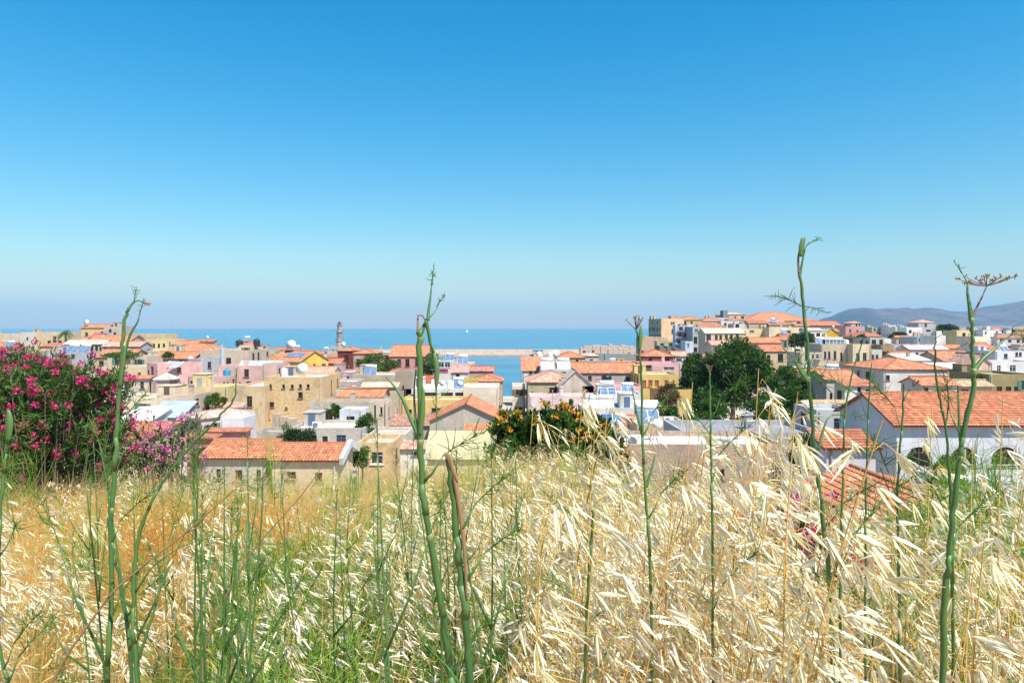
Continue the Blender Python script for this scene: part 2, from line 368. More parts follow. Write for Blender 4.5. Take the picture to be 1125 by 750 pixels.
SHUT = [(0.10, 0.22, 0.16), (0.16, 0.10, 0.06), (0.12, 0.2, 0.3), (0.3, 0.16, 0.08)]
def window(root, p0, ex, hole, style, rev=0.16):
    a, b, c, d = hole[:4]; p0 = Vector(p0); ex = Vector(ex); nrm = ex.cross(XN); cen = p0 + ex * ((a + b) / 2) + XN * ((c + d) / 2) - nrm * (rev - 0.05)
    w_, h_ = b - a - 0.01, d - c - 0.01; rz = math.atan2(ex.y, ex.x); fw = min(0.07, w_ * 0.1)
    door = (c < 0.4)
    f = MB()
    for s in (-1, 1):
        f.box((s * (w_ - fw) / 2, 0, 0), (fw, 0.07, h_)); f.box((0, 0.002, s * (h_ - fw) / 2), (w_ - 2 * fw, 0.07, fw))
    if w_ > 0.7: f.box((0, 0.004, 0), (fw * 0.8, 0.06, h_ - 2 * fw))
    if h_ > 1.0: f.box((0, 0.006, h_ * 0.2), (w_ - 2 * fw, 0.055, fw * 0.7))
    if not door: f.box((0, -0.11, -h_ / 2 - .045), (w_ + .24, .26, .07))
    fc = {'d': (0.14, 0.08, 0.05), 'b': (0.08, 0.13, 0.30), 'g': (0.08, 0.2, 0.15), 'w': (0.65, 0.63, 0.6), 'o': (0.42, 0.13, 0.06), 'm': (0.45, 0.03, 0.12)}[style[0]]
    fo = f.build('window', paint(fc, 0.6), root, loc=cen); fo.rotation_euler = (0, 0, rz)
    g = MB(); g.box((0, 0.03, 0), (w_ - fw, 0.02, h_ - fw))
    pm = {'o': paint((0.36, 0.10, 0.045), 0.6), 'm': paint((0.30, 0.02, 0.09), 0.6)}.get(style[0]) or (glass_dark((0.012, 0.012, 0.012), 0.35) if style[0] == 'd' else glass_dark())
    g.build('pane', pm, fo)
    if 's' in style:
        sh = paint({'g': (0.07, 0.2, 0.13), 'b': (0.10, 0.18, 0.33)}.get(style[0], (0.18, 0.12, 0.08)), 0.6)
        for s in (-1, 1):
            m = MB(); sw = w_ * 0.48
            m.box((0, 0, 0), (sw, 0.04, h_))
            for k in range(5): m.box((0, -0.025, -h_ / 2 + h_ * (k + 0.5) / 5), (sw * 0.8, 0.015, h_ * 0.12))
            o = m.build('shutter', sh, root, loc=cen + ex * s * (w_ / 2 + sw / 2 + 0.03) + nrm * (rev - 0.05 + 0.03)); o.rotation_euler = (0, 0, rz)
    if 'B' in style:      # balcony
        m = MB(); bw = w_ + 0.9
        m.box((0, -0.45, -h_ / 2 - 0.08), (bw, 0.9, 0.14))
        o = m.build('balcony', plaster(WHITE, 0.3), root, loc=cen + nrm * (rev - 0.05 + 0.003)); o.rotation_euler = (0, 0, rz)
        m = MB()
        for z in (0.15, 0.95): m.box((0, -0.86, -h_ / 2 + z), (bw, 0.04, 0.04))
        n = int(bw / 0.16)
        for k in range(n + 1): m.box((-bw / 2 + bw * k / n, -0.86, -h_ / 2 + 0.48), (0.025, 0.025, 0.94))
        for s in (-1, 1):
            for z in (0.15, 0.95): m.box((s * bw / 2, -0.44, -h_ / 2 + z), (0.035, 0.8, 0.035))
        m.build('railing', paint((0.05, 0.055, 0.06), 0.5), o)

def arch(root, p0, ex, hole, wm):
    a, b, c, d = hole[:4]; p0 = Vector(p0); ex = Vector(ex); nrm = ex.cross(XN); r = (b - a) / 2; n = 14; mb = MB()
    crown = min(r, d - c)
    P = lambda x, z, o: p0 + ex * x + XN * z + nrm * o
    pts = [((a + b) / 2 - r * math.cos(math.pi * k / n), d - crown + crown * math.sin(math.pi * k / n) - 0.02) for k in range(n + 1)]
    for k in range(n):
        (x0, z0), (x1, z1) = pts[k], pts[k + 1]
        for o, fl in ((-0.004, False), (-0.12, True)):
            q_ = [P(x0, z0, o), P(x1, z1, o), P(x1, d, o), P(x0, d, o)]; mb.face(q_[::-1] if fl else q_)
        mb.face([P(x0, z0, -0.12), P(x1, z1, -0.12), P(x1, z1, -0.004), P(x0, z0, -0.004)])
    mb.build('arch', wm, root)

def corrugated(mb, e0, ex, up, nrm, L, S, tw=0.25, tl=0.37, clip=None):
    """rows of barrel tiles as real waves: e0 eave corner, ex along, up the slope"""
    nu = max(2, int(L / tw) * 4); nr = max(1, int(S / tl + 0.5)); tl = S / nr
    for r in range(nr):
        ring = []
        for end, lift in ((0, 0.045), (1, 0.0)):
            row = []
            for i in range(nu + 1):
                x = L * i / nu; hgt = 0.05 * abs(math.sin(math.pi * (i / 4)))
                row.append(Vector(e0) + ex * x + up * (tl * (r + end) + (0.0)) + nrm * (hgt + lift))
            ring.append(row)
        b = len(mb.v); mb.v.extend([tuple(p) for p in ring[0] + ring[1]])
        for i in range(nu):
            mb.f.append((b + i, b + i + 1, b + nu + 2 + i, b + nu + 1 + i)); mb.m.append(0)
            u0, u1 = L * i / nu, L * (i + 1) / nu
            mb.uv.extend([(u0, tl * r * 0.36 / tl), (u1, tl * r * 0.36 / tl), (u1, (r + .98) * 0.36), (u0, (r + .98) * 0.36)])
        if True:   # the drop at the lower end of a course
            low = [p - nrm * 0.045 for p in ring[0]]; b2 = len(mb.v); mb.v.extend([tuple(p) for p in low])
            for i in range(nu):
                mb.f.append((b2 + i, b2 + i + 1, b + i + 1, b + i)); mb.m.append(0); mb.uv.extend([(0.1, r * 0.36 + .01)] * 4)

def slab(mb, P, th, uv, mi=0):
    """roof plane polygon with thickness"""
    P = [Vector(p) for p in P]; n = (P[1] - P[0]).cross(P[2] - P[0]).normalized()
    if n.z < 0: P = P[::-1]; uv = uv[::-1]; n = -n
    mb.face(P, uv, mi); Q = [p - n * th for p in P]; mb.face(Q[::-1], None, mi)
    for i in range(len(P)):
        j = (i + 1) % len(P); mb.face([P[i], Q[i], Q[j], P[j]], None, mi)

def ridge_caps(mb, A, B, r=0.11):
    A = Vector(A); B = Vector(B); n = max(1, int((B - A).length / 0.4))
    for k in range(n):
        p = A.lerp(B, k / n); q_ = A.lerp(B, (k + 1.08) / n); mb.tube([p, q_], [r * 1.08, r * 0.92], 8)

def house(short, label, u0, u1, ve, Y, roof='flat', vr=None, D=None, wall=None, rc=T1, yaw=0, slope=19, wins=(), auto=None, oh=0.3, base=None,
          cat='house', name='house', near=False, side=None, group=None, chim=(), arches=(), annex=False):
    yr = R(yaw); uc = (u0 + u1) / 2; W = (u1 - u0) * Y / F / math.cos(yr); zE = CZ - (ve - HV) * Y / F; X = (uc - CX) * Y / F
    tan = math.tan(R(slope))
    if roof in ('gable', 'hip', 'shed') and vr is not None and D is None:
        k = (vr - HV) / F; d = max(1.2, ((CZ - zE) - k * Y) / (tan + k)) if (tan + k) > 0.02 else 4
        D = d * (1 if roof == 'shed' else 2)
    if D is None: D = 8.0
    rise = None
    if roof == 'gable_end' and vr is not None: rise = CZ - (vr - HV) * Y / F - zE
    cs, sn = math.cos(yr), math.sin(yr)
    W2 = W / 2
    corner = lambda x, y: (X + x * cs - y * sn, Y + x * sn + y * cs)
    if base is None: base = min(gz(*corner(x, y)) for x in (-W2, 0, W2) for y in (0, D / 2, D)) - 0.6
    H = max(2.2, zE - base); base = zE - H
    root = empty(name, (X, Y, base), yr); tag(root, label, cat, group)
    wm = wall if wall is not None else plaster(CREAM)
    # ---- openings
    faces = {'F': ((-W2, 0, 0), (1, 0, 0), W), 'R': ((W2, 0, 0), (0, 1, 0), D), 'L': ((-W2, D, 0), (0, -1, 0), D), 'K': ((W2, D, 0), (-1, 0, 0), W)}
    holes = {k: [] for k in faces}
    Mi = (Matrix.Translation((X, Y, base)) @ Matrix.Rotation(yr, 4, 'Z')).inverted()
    def add(face, a, b, c, d, st):
        wid = faces[face][2]; a = max(a, 0.12); b = min(b, wid - 0.12); c = max(c, 0.05); d = min(d, H - 0.12)
        if b - a < 0.25 or d - c < 0.3: return
        if any(a < h[1] + 0.1 and b > h[0] - 0.1 and c < h[3] + 0.1 and d > h[2] - 0.1 for h in holes[face]): return
        holes[face].append((a, b, c, d, st))
    for wd in wins:
        u, v, ww, hh = wd[:4]; st = wd[4] if len(wd) > 4 else 'd'; fc = wd[5] if len(wd) > 5 else 'F'
        o = Mi @ Vector((0, 0, CZ)); dr = (Mi.to_3x3() @ Vector(((u - CX) / F, 1, -(v - HV) / F)))
        p0, ex, wid = faces[fc]; p0 = Vector(p0); ex = Vector(ex); nrm = ex.cross(XN); den = dr.dot(nrm)
        if abs(den) < 1e-4: continue
        tt = (p0 - o).dot(nrm) / den; hit = o + dr * tt; a = (hit - p0).dot(ex); sc = tt / F
        fs = abs(ex.normalized().dot((Mi.to_3x3() @ Vector((1, 0, 0))))) ; fs = max(fs, 0.35)
        add(fc, a - ww * sc / 2 / fs, a + ww * sc / 2 / fs, hit.z - hh * sc / 2, hit.z + hh * sc / 2, st)
    def autofill(face, st, p=0.85):
        wid = faces[face][2]; n = max(1, int(wid / 3.0)); fl = max(1, int(H / 3.1))
        for r_ in range(min(fl, 3)):
            for k in range(n):
                if rnd.random() > p: continue
                cx_ = wid * (k + 0.5) / n + rnd.uniform(-0.2, 0.2); ww = rnd.choice((0.8, 0.95, 1.1, 1.5)); top = H - rnd.uniform(.6, .95) - 3.1 * r_; hh = rnd.choice((1.1, 1.35, 1.6, 2.1)); cx_ += rnd.uniform(-.35, .35)
                if top - hh < 0.1: continue
                add(face, cx_ - ww / 2, cx_ + ww / 2, top - hh, top, st)
    if auto: autofill('F', auto)
    if side: autofill('R' if X < 0 else 'L', side)
    elif auto and yaw: autofill('R' if yaw < 0 else 'L', auto)
    if 58 < Y < 235 and not near and name == 'house' and not auto:
        if len(wins) < 5 and short not in ('ochre_plaster', 'brick_flat', 'cream_block'): autofill('F', rnd.choice(('d', 'd', 'w', 'b', 'gs', 'ds')), .5)
        if not side and not any(w_[5:] for w_ in wins): autofill('R' if X < 0 else 'L', 'd', .6)
    # ---- walls
    mb = MB()
    for k, (p0, ex, wid) in faces.items(): facade(mb, p0, ex, wid, H, holes[k])
    if roof in ('gable', 'gable_end') or roof == 'shed':
        if roof == 'gable':
            rise = D / 2 * tan; t2 = 0.0
            for x, o_ in ((W2, 1), (-W2, -1)):
                P = [(x, 0, H), (x, D, H), (x, D / 2, H + rise)]; uv = [(0, H), (D, H), (D / 2, H + rise)]
                mb.face(P if o_ > 0 else P[::-1], uv if o_ > 0 else uv[::-1])
        elif roof == 'gable_end':
            rise = rise if rise else W2 * tan
            for y, o_ in ((0, 1), (D, -1)):
                P = [(-W2, y, H), (W2, y, H), (0, y, H + rise)]; uv = [(0, H), (W, H), (W2, H + rise)]
                mb.face(P if o_ > 0 else P[::-1], uv if o_ > 0 else uv[::-1])
        else:
            rise = D * tan
            for x, o_ in ((W2, 1), (-W2, -1)):
                P = [(x, 0, H), (x, D, H), (x, D, H + rise)]; uv = [(0, H), (D, H), (D, H + rise)]
                mb.face(P if o_ > 0 else P[::-1], uv if o_ > 0 else uv[::-1])
            mb.face([(W2, D, H), (-W2, D, H), (-W2, D, H + rise), (W2, D, H + rise)], [(0, H), (W, H), (W, H + rise), (0, H + rise)])
    if roof == 'flat':   # parapet: rim and inner faces belong to the wall, the roof deck lies inside
        t_ = 0.22; ph = 0.4
        o4 = [(-W2, 0), (W2, 0), (W2, D), (-W2, D)]; i4 = [(-W2 + t_, t_), (W2 - t_, t_), (W2 - t_, D - t_), (-W2 + t_, D - t_)]
        for k in range(4):
            a, b, c, d = o4[k], o4[(k + 1) % 4], i4[(k + 1) % 4], i4[k]
            mb.face([(*a, H), (*b, H), (*c, H), (*d, H)], [(0, 0), (W, 0), (W, t_), (0, t_)])
            mb.face([(*d, H), (*c, H), (*c, H - ph - 0.1), (*d, H - ph - 0.1)], [(0, 0), (W, 0), (W, .5), (0, .5)])
    mb.build('wall', wm, root)
    for k in faces:
        for hh in holes[k]:
            window(root, faces[k][0], faces[k][1], hh, hh[4])
            if 'A' in hh[4]: arch(root, faces[k][0], faces[k][1], hh, wm)
    # ---- pipes and gutters
    if Y < 200 and name == 'house' and H > 3:
        m = MB(); px_ = rnd.choice((-1, 1)) * (W2 - .25); m.tube([(px_, -.07, .1), (px_, -.07, H - .25), (px_ + .02, -.02, H - .12)], .055, 6); m.build('drainpipe', paint(rnd.choice(((.30, .28, .26), (.5, .48, .45), (.22, .14, .1))), .6), root)
        if rnd.random() < .35 and W > 5:
            m = MB(); cx_ = rnd.uniform(-W2 * .5, W2 * .5); z_ = H * rnd.uniform(.45, .62); L_ = rnd.uniform(1.6, 2.8); d_ = rnd.uniform(.7, 1.2)
            m.face([(cx_ - L_ / 2, -.02, z_ + .5), (cx_ + L_ / 2, -.02, z_ + .5), (cx_ + L_ / 2, -d_, z_), (cx_ - L_ / 2, -d_, z_)][::-1]); m.face([(cx_ - L_ / 2, -.02, z_ + .47), (cx_ + L_ / 2, -.02, z_ + .47), (cx_ + L_ / 2, -d_, z_ - .03), (cx_ - L_ / 2, -d_, z_ - .03)])
            m.face([(cx_ - L_ / 2, -d_, z_), (cx_ + L_ / 2, -d_, z_), (cx_ + L_ / 2, -d_, z_ - .22), (cx_ - L_ / 2, -d_, z_ - .22)]); m.build('awning', paint(rnd.choice(((.5, .42, .3), (.35, .1, .07), (.12, .22, .16), (.6, .58, .54))), .8), root)
    # ---- roofs
    tm = tiles(rc, near, 1.0 if Y < 110 else 1.5) if rc[1] < 0.45 else plaster(rc, 0.7)
    rb = MB(); th = 0.1; L = W + 2 * oh
    zr = None
    if roof == 'flat':
        rb.box((0, D / 2, H - 0.45), (W - 0.46, D - 0.46, 0.1)); rb.build('roof', rc if hasattr(rc, 'node_tree') else plaster(FLATC if rc is T1 else rc, 0.35), root)
    elif roof in ('gable', 'shed'):
        DD = D / 2 if roof == 'gable' else D; sl_ = math.hypot(DD + oh, (DD + oh) * tan); zt = H + DD * tan + 0.1; ze = H - oh * tan + 0.1
        A = [(-L / 2, -oh, ze), (L / 2, -oh, ze), (L / 2, DD, zt), (-L / 2, DD, zt)]; uvA = [(0, 0), (L, 0), (L, sl_), (0, sl_)]
        slab(rb, A, th, uvA)
        if near:
            up = Vector((0, math.cos(R(slope)), math.sin(R(slope)))); corrugated(rb, Vector(A[0]) + Vector((0, -0.05, 0.012)), Vector((1, 0, 0)), up, Vector((0, -up.z, up.y)), L, sl_)
        if roof == 'gable':
            Bq = [(L / 2, D + oh, ze), (-L / 2, D + oh, ze), (-L / 2, DD, zt), (L / 2, DD, zt)]; slab(rb, Bq, th, uvA)
            ridge_caps(rb, (-L / 2, DD, zt + 0.03), (L / 2, DD, zt + 0.03), 0.13)
        zr = zt
        rb.build('roof', tm, root)
    elif roof == 'gable_end':
        run = W2 + oh; k = rise / W2; sl_ = math.hypot(run, run * k); ze = H - oh * k + 0.1; zt = H + rise + 0.1; LL = D + 2 * oh
        for s in (-1, 1):
            P = [(s * run, -oh, ze), (s * run, D + oh, ze), (0, D + oh, zt), (0, -oh, zt)]; slab(rb, P, th, [(0, 0), (LL, 0), (LL, sl_), (0, sl_)])
            if near:
                up = Vector((-s, 0, k)).normalized(); e0 = (s * run, D + oh if s < 0 else -oh, ze); ex = Vector((0, -1 if s < 0 else 1, 0)); nn = Vector((s * k, 0, 1)).normalized()
                corrugated(rb, Vector(e0) + nn * 0.012, ex, up, nn, LL, sl_)
        ridge_caps(rb, (0, -oh, zt + 0.03), (0, D + oh, zt + 0.03), 0.13); zr = zt
        rb.build('roof', tm, root)
    elif roof == 'hip':
        x0, x1, y0, y1 = -W2 - oh, W2 + oh, -oh, D + oh; ze = H - 0.02 + 0.1
        if W >= D: hd = (y1 - y0) / 2; rA, rB = (x0 + hd, (y0 + y1) / 2), (x1 - hd, (y0 + y1) / 2)
        else: hd = (x1 - x0) / 2; rA, rB = (0, y0 + hd), (0, y1 - hd)
        zt = ze + hd * tan; sl_ = math.hypot(hd, hd * tan)
        if W >= D:
            planes = [[(x0, y0), (x1, y0), rB, rA], [(x1, y1), (x0, y1), rA, rB], [(x1, y0), (x1, y1), rB], [(x0, y1), (x0, y0), rA]]
        else:
            planes = [[(x0, y0), (x1, y0), rA], [(x1, y1), (x0, y1), rB], [(x1, y0), (x1, y1), rB, rA], [(x0, y1), (x0, y0), rA, rB]]
        for pl in planes:
            P = [(*p, ze if i < 2 else zt) for i, p in enumerate(pl)]; e = (Vector(P[1]) - Vector(P[0])); eL = e.length; e.normalize(); 
            uv = [((Vector(p) - Vector(P[0])).dot(e), 0 if i < 2 else sl_) for i, p in enumerate(P)]
            slab(rb, P, 0.06, uv)
        rb.box(((x0 + x1) / 2, (y0 + y1) / 2, ze - 0.11), (x1 - x0 - 0.1, y1 - y0 - 0.1, 0.08))
        for p, q_ in ([(rA, rB)] if (Vector(rA) - Vector(rB)).length > 0.3 else []) + [((x0, y0), rA), ((x1, y0), rB if W >= D else rA), ((x0, y1), rA if W >= D else rB), ((x1, y1), rB)]:
            ridge_caps(rb, (*p, zt if p in (rA, rB) else ze), (*q_, zt), 0.12)
        zr = zt
        rb.build('roof', tm, root)
    chim = list(chim)
    if not chim and not near and W > 5 and D > 4 and Y < 340 and rnd.random() < 0.45: chim = [(rnd.uniform(.15, .85), rnd.uniform(.5, .8), rnd.uniform(.7, 1.2))]
    if roof == 'flat' and W > 5.5 and D > 5.5 and rnd.random() < 0.5 and not near and Y > 58:      # stair head
        m = MB(); w_, d_, h_ = rnd.uniform(1.8, 2.6), rnd.uniform(2, 3), rnd.uniform(1.3, 2.1); cx_ = rnd.choice((-1, 1)) * (W / 2 - w_ / 2 - .3); m.box((cx_, D - d_ / 2 - .3, H + h_ / 2 - .45), (w_, d_, h_ + .1)); m.box((cx_, D - d_ / 2 - .3, H + h_ - .35), (w_ + .2, d_ + .2, .1))
        so_ = m.build('stair_head', wm, root); m = MB(); m.box((cx_, D - d_ - .32, H - .4 + .8), (.8, .06, 1.5)); m.build('door', paint(rnd.choice(((.1, .07, .05), (.3, .3, .3), (.08, .12, .2))), .6), so_)
    if annex:
        m = MB(); s_ = rnd.choice((-1, 1)); w_ = W * rnd.uniform(.3, .5); d_ = rnd.uniform(1.6, 3.0); h_ = H * rnd.uniform(.45, .75); cx_ = s_ * (W2 - w_ / 2)
        facade(m, (cx_ - w_ / 2, -d_, 0), (1, 0, 0), w_, h_, []); facade(m, (cx_ + w_ / 2, -d_, 0), (0, 1, 0), d_, h_, []); facade(m, (cx_ - w_ / 2, 0, 0), (0, -1, 0), d_, h_, [])
        ao = m.build('annex', rnd.choice((wm, plaster(PPINK, .5), plaster(WHITE, .5), plaster(BEIGE, .7))), root)
        m = MB(); m.box((cx_, -d_ / 2 - .1, h_ + .06), (w_ + .3, d_ + .2, .12)); m.build('annex_roof', rnd.choice((tiles(T2, False, 1.0), plaster(FLATC, .4))), ao)
        m = MB(); m.box((cx_, -d_ - .01, max(1.1, h_ - 1.6)), (.9, .06, 1.1)); m.build('opening', glass_dark(), ao)
    for (fx, fy, hh) in chim:
        m = MB(); zz = H + (0 if roof == 'flat' else 0.3); px_ = -W2 + fx * W; py_ = fy * D
        m.box((px_, py_, zz + hh / 2 - 0.5), (0.6, 0.6, hh + 1)); m.box((px_, py_, zz + hh + 0.06), (0.75, 0.75, 0.12)); m.box((px_, py_, zz + hh + 0.2), (0.4, 0.4, 0.18))
        m.build('chimney', wm, root)
    HS[short] = dict(root=root, X=X, Y=Y, base=base, H=H, W=W, D=D, cs=cs, sn=sn, roof=roof, tan=tan, rise=rise or 0, wm=wm, yaw=yr, u0=u0, u1=u1, label=label)
    FOOT.append((X - sn * D / 2, Y + cs * D / 2, W / 2 * abs(cs) + D / 2 * abs(sn), D / 2 * abs(cs) + W / 2 * abs(sn)))
    return root

def spot(short, fx, fy):
    h = HS[short]; x = -h['W'] / 2 + fx * h['W']; y = fy * h['D']
    z = h['H'] - 0.4
    if h['roof'] == 'gable': z = h['H'] + min(y, h['D'] - y) * h['tan'] + 0.1
    elif h['roof'] == 'shed': z = h['H'] + y * h['tan'] + 0.1
    elif h['roof'] == 'gable_end': z = h['H'] + h['rise'] * (1 - abs(x) / (h['W'] / 2)) + 0.1
    elif h['roof'] == 'hip': z = h['H'] + min(y, h['D'] - y, x + h['W'] / 2, h['W'] / 2 - x) * h['tan'] + 0.1
    return Vector((h['X'] + x * h['cs'] - y * h['sn'], h['Y'] + x * h['sn'] + y * h['cs'], h['base'] + z))
P_ = plaster; S_ = stone
# ------------------------------------------------------------------ the town, from the left edge to the right
def H_(*a, **k): return house(*a, **k)
# left hill
H_('blue_block', 'wide low block hung with blue scaffold netting at the left edge', -30, 23, 366.5, 300, D=14, wall=P_(PALE), cat='building', name='netted_building')
H_('grey_low', 'low pale grey stone wall house between the blue netted block and cream block', 22, 41, 365, 285, D=10, wall=S_((0.5, 0.44, 0.37)), wins=[(30, 372, 2, 3)])
H_('cream_cube', 'plain cream block with four small dark windows left of the palm', 39, 70, 364.5, 250, D=12, wall=P_(CREAM, .3), wins=[(54, 376, 4, 4), (60, 376, 4, 4), (66, 376, 4, 4), (60, 371, 3.5, 4)])
H_('hill_old', 'old rough stone house with orange roof at the top of the left hill', 89, 117, 360, 245, 'gable', 356.6, wall=S_(OSTONE), wins=[(95, 367, 3, 4), (112, 366, 2.5, 4)])
H_('hill_old2', 'grey stone ruin with empty openings at the right end of the hilltop', 114, 133, 358.5, 243, D=8, wall=S_((0.45, 0.38, 0.32)), wins=[(121, 363, 3, 3), (126, 367, 3, 4), (119, 369, 2.5, 3)])
H_('red_small', 'small house with red roof below the old hilltop house', 97, 108, 371, 228, 'gable', 366.5, wall=P_(WHITE), rc=(0.48, 0.10, 0.08))
H_('white_hill', 'small flat white house beside the red roof on the hill', 105, 117, 368, 226, D=6, wall=P_(WHITE, .3))
H_('orange_low', 'long low house with orange roof under the hilltop ruin', 96, 142, 374.5, 215, 'gable', 369, wall=P_((.55, .42, .36)), auto='d')
H_('tall_windows', 'cream house with pale tiles and three tall dark windows on the left hill', 70, 113, 378, 188, 'gable', 373.6, wall=P_(PALE), rc=T4, wins=[(101, 384, 3, 8), (106, 384, 3, 8), (110.5, 383, 2.6, 8), (82, 383, 4, 4, 'w')])
H_('blue_windows', 'house with pale orange roof and bluish windows behind the tall fennel stalk', 112, 153, 380.5, 182, 'gable', 375.5, wall=P_(GREY), rc=T3, wins=[(116, 383, 5, 3.5, 'w'), (146, 383, 5, 3.5, 'w'), (130, 384, 4, 4)])
H_('white_left', 'flat white house with long slab roof above the oleander', 48, 96, 387, 175, D=9, wall=P_(GREY, .3), rc=(.7, .68, .64), wins=[(62, 391, 12, 4, 'w'), (80, 391, 4, 4)])
H_('cream_left', 'beige flat house half hidden at the left behind the oleander top', -10, 44, 385, 190, D=12, wall=P_(PALE), auto='d')
H_('orange_hedge', 'house with orange roof under the green hedge terrace', 103, 142, 392.5, 160, 'gable', 384, wall=P_(CREAM), auto='d')
H_('terrace_rubble', 'rubble walled terrace house behind the cream row', 118, 162, 391, 158, D=7, wall=S_((.55, .46, .36)), rc=(.55, .43, .28))
H_('arcade', 'long pale yellow building with a row of arched windows near the sea', 160, 184, 373, 232, D=12, wall=P_((.72, .58, .34), .3), wins=[(164, 380, 3, 5), (169, 379.5, 2.6, 4), (174.5, 379.5, 2.6, 4), (180, 379, 2.6, 3.5)], rc=(.6, .52, .42))
H_('arcade_top', 'cream flat upper storey joined to the left of the arcade building', 144, 180, 366.5, 240, D=10, wall=P_(CREAM, .3), wins=[(156, 372, 2.5, 3), (149, 373, 2.5, 4)])
H_('umbrella_house', 'low cream house with a small white pyramid canopy below the arcade', 152, 186, 386, 190, D=10, wall=P_(PALE), rc=(.7, .66, .6))
H_('orange_sea', 'long house with orange hip roof and magenta doors by the sea', 181, 238, 386, 200, 'hip', 378, wall=P_(WHITE), wins=[(206, 389, 6, 4.5, 'm'), (213, 389, 3.5, 4.5, 'm'), (218, 389, 2.6, 5, 'm'), (197, 388, 8, 2.5, 'w')])
H_('orange_mid', 'house with weathered orange roof between the pink corner house and grey block', 166, 212, 394, 168, 'gable', 386.5, wall=P_(CREAM), wins=[(198, 397, 4, 4), (205, 398, 4, 4)])
H_('cream_row', 'row of cream houses with uneven flat tops left of the pink corner house', 110, 164, 403, 135, D=9, wall=P_((.66, .52, .36)), wins=[(139, 418, 6, 8), (153, 410, 3, 2), (120, 416, 4, 6)])
H_('pink_corner', 'deep pink corner house with two blue shuttered windows', 158, 176, 399, 128, D=9, wall=P_(PINK, .25), yaw=-34, wins=[(163, 410, 3, 7, 'b'), (172.5, 410.5, 3.2, 8, 'b')], rc=(.5, .5, .5))
H_('coping_house', 'small cream house with red tile coping and one dark doorway', 145, 164, 416, 112, 'shed', 413, wall=P_((.66, .53, .42)), rc=T2, wins=[(156, 423, 4, 8), (150, 421, 2, 2)])
H_('pyramid', 'small pink tower with white pyramid roof in front of the pink corner house', 171, 187, 417.5, 108, 'hip', 412, slope=32, D=2.4, wall=P_(PPINK, .2), rc=(.66, .58, .5))
H_('awning', 'cream terrace house with a dark opening under a white awning', 184, 208, 421, 126, D=6, wall=P_(CREAM), wins=[(199, 427, 12, 9), (189, 424, 4, 4)], rc=(.7, .66, .6))
H_('balcony_dark', 'beige house with shaded balcony between orange roofs and awning', 190, 209, 399.5, 150, D=7, wall=P_(BEIGE), wins=[(196, 404, 4, 5), (203, 404.5, 4, 5), (199, 411, 6, 4)])
H_('grey_cube', 'grey rendered cube with a single dark window beside the stone ruin', 206, 222, 394, 140, D=5, wall=P_(GREY, .25), yaw=-22, wins=[(216, 405, 2.6, 6)])
H_('pink_flat', 'low pink flat house in front of the grey cube', 206, 252, 413, 114, D=8, wall=P_(PPINK, .3), wins=[(211, 420.5, 4, 4.5), (217, 421, 2, 4), (246, 423, 2.2, 7), (250, 423, 2, 7)], rc=(.68, .5, .46))
H_('yellow_terrace', 'pale yellow terrace house with small windows under the vine', 200, 250, 424.5, 106, D=6, wall=P_((.70, .56, .33), .3), wins=[(220, 434, 4, 2.5), (213, 434, 2, 5), (222, 441, 5, 6, 'w'), (209, 441, 3, 6), (239, 443, 4, 5), (247, 442, 4, 6)], rc=(.66, .6, .52))
H_('stone_ruin', 'big rough stone building with three square dark openings and flat white top', 220, 276, 384.5, 165, D=13, wall=S_((.50, .40, .30)), wins=[(229, 397, 5, 5), (240, 398, 5.5, 9), (251, 397, 5.5, 8), (224, 396, 2, 4)], rc=(.72, .69, .64))
H_('penthouse', 'small white penthouse with dark side tanks on the stone building', 263, 277, 379, 168, D=5, base=15.3, wall=P_(PALE, .3), rc=(.45, .45, .42))
H_('yellow_shed', 'low house with yellow side and white roof left of the yellow gable house', 272, 290, 389, 185, D=8, wall=P_((.62, .42, .16)), rc=(.7, .68, .66), wins=[(277, 393, 3, 3)])
H_('sea_edge', 'dark flat stone house at the water edge right of the penthouse', 280, 300, 384.5, 225, D=8, wall=S_(GSTONE), auto='d')
H_('pink_block', 'broad pale pink house with tilted roof and strip windows', 238, 302, 401.5, 118, D=8, wall=P_(PPINK, .2), wins=[(262, 421, 5, 3), (273, 420.5, 5, 3), (285, 420, 6, 3)], rc=(.66, .5, .46))
H_('pink_wing', 'pink raised wing at the right end of the pale pink house', 288, 304, 399.5, 114, D=6, wall=P_(PPINK, .2), rc=(.66, .5, .46))
H_('ochre_tall', 'tall ochre stone building with a row of five small square windows', 290, 354, 414, 104, D=11, wall=S_(OSTONE, .8), wins=[(297, 424.5, 3.2, 4.6), (311.5, 424.5, 3, 4.4), (321, 424.5, 3, 4.4), (330, 424.2, 3, 4.4), (338.5, 424, 3, 4.4), (330, 434, 5, 7), (298.5, 444.5, 5, 6), (310.5, 465.5, 6, 8), (293, 443, 1.6, 3), (314.5, 448, 2.4, 2.2)], rc=(.72, .69, .62))
H_('ochre_plaster', 'stained plaster wing with one tall dark window joined to the ochre stone building', 257, 291, 424, 102, D=10, wall=P_((.60, .46, .30), .8), wins=[(274, 441, 6, 12), (266, 426, 4, 2)], rc=(.74, .72, .68))
H_('yellow_gable', 'mustard yellow house with orange roof carrying a row of flat solar panels', 292, 332, 397, 158, 'gable', 384.5, wall=P_(YELLOW, .25), yaw=-24, D=10, slope=24, wins=[(310, 407, 4, 5), (320, 405.5, 4, 3), (300, 407, 3, 5)])
H_('orange_dot', 'little house whose orange roof peeps over the ochre building', 312, 332, 411, 124, 'hip', 406, wall=P_(PALE), rc=T3)
H_('green_glass', 'low house with orange roof and green glazed wall left of the lighthouse', 335, 366, 409, 138, 'gable', 403, wall=P_((.55, .5, .42)), wins=[(345, 411, 12, 3, 'g'), (358, 412, 6, 4)], rc=T3)
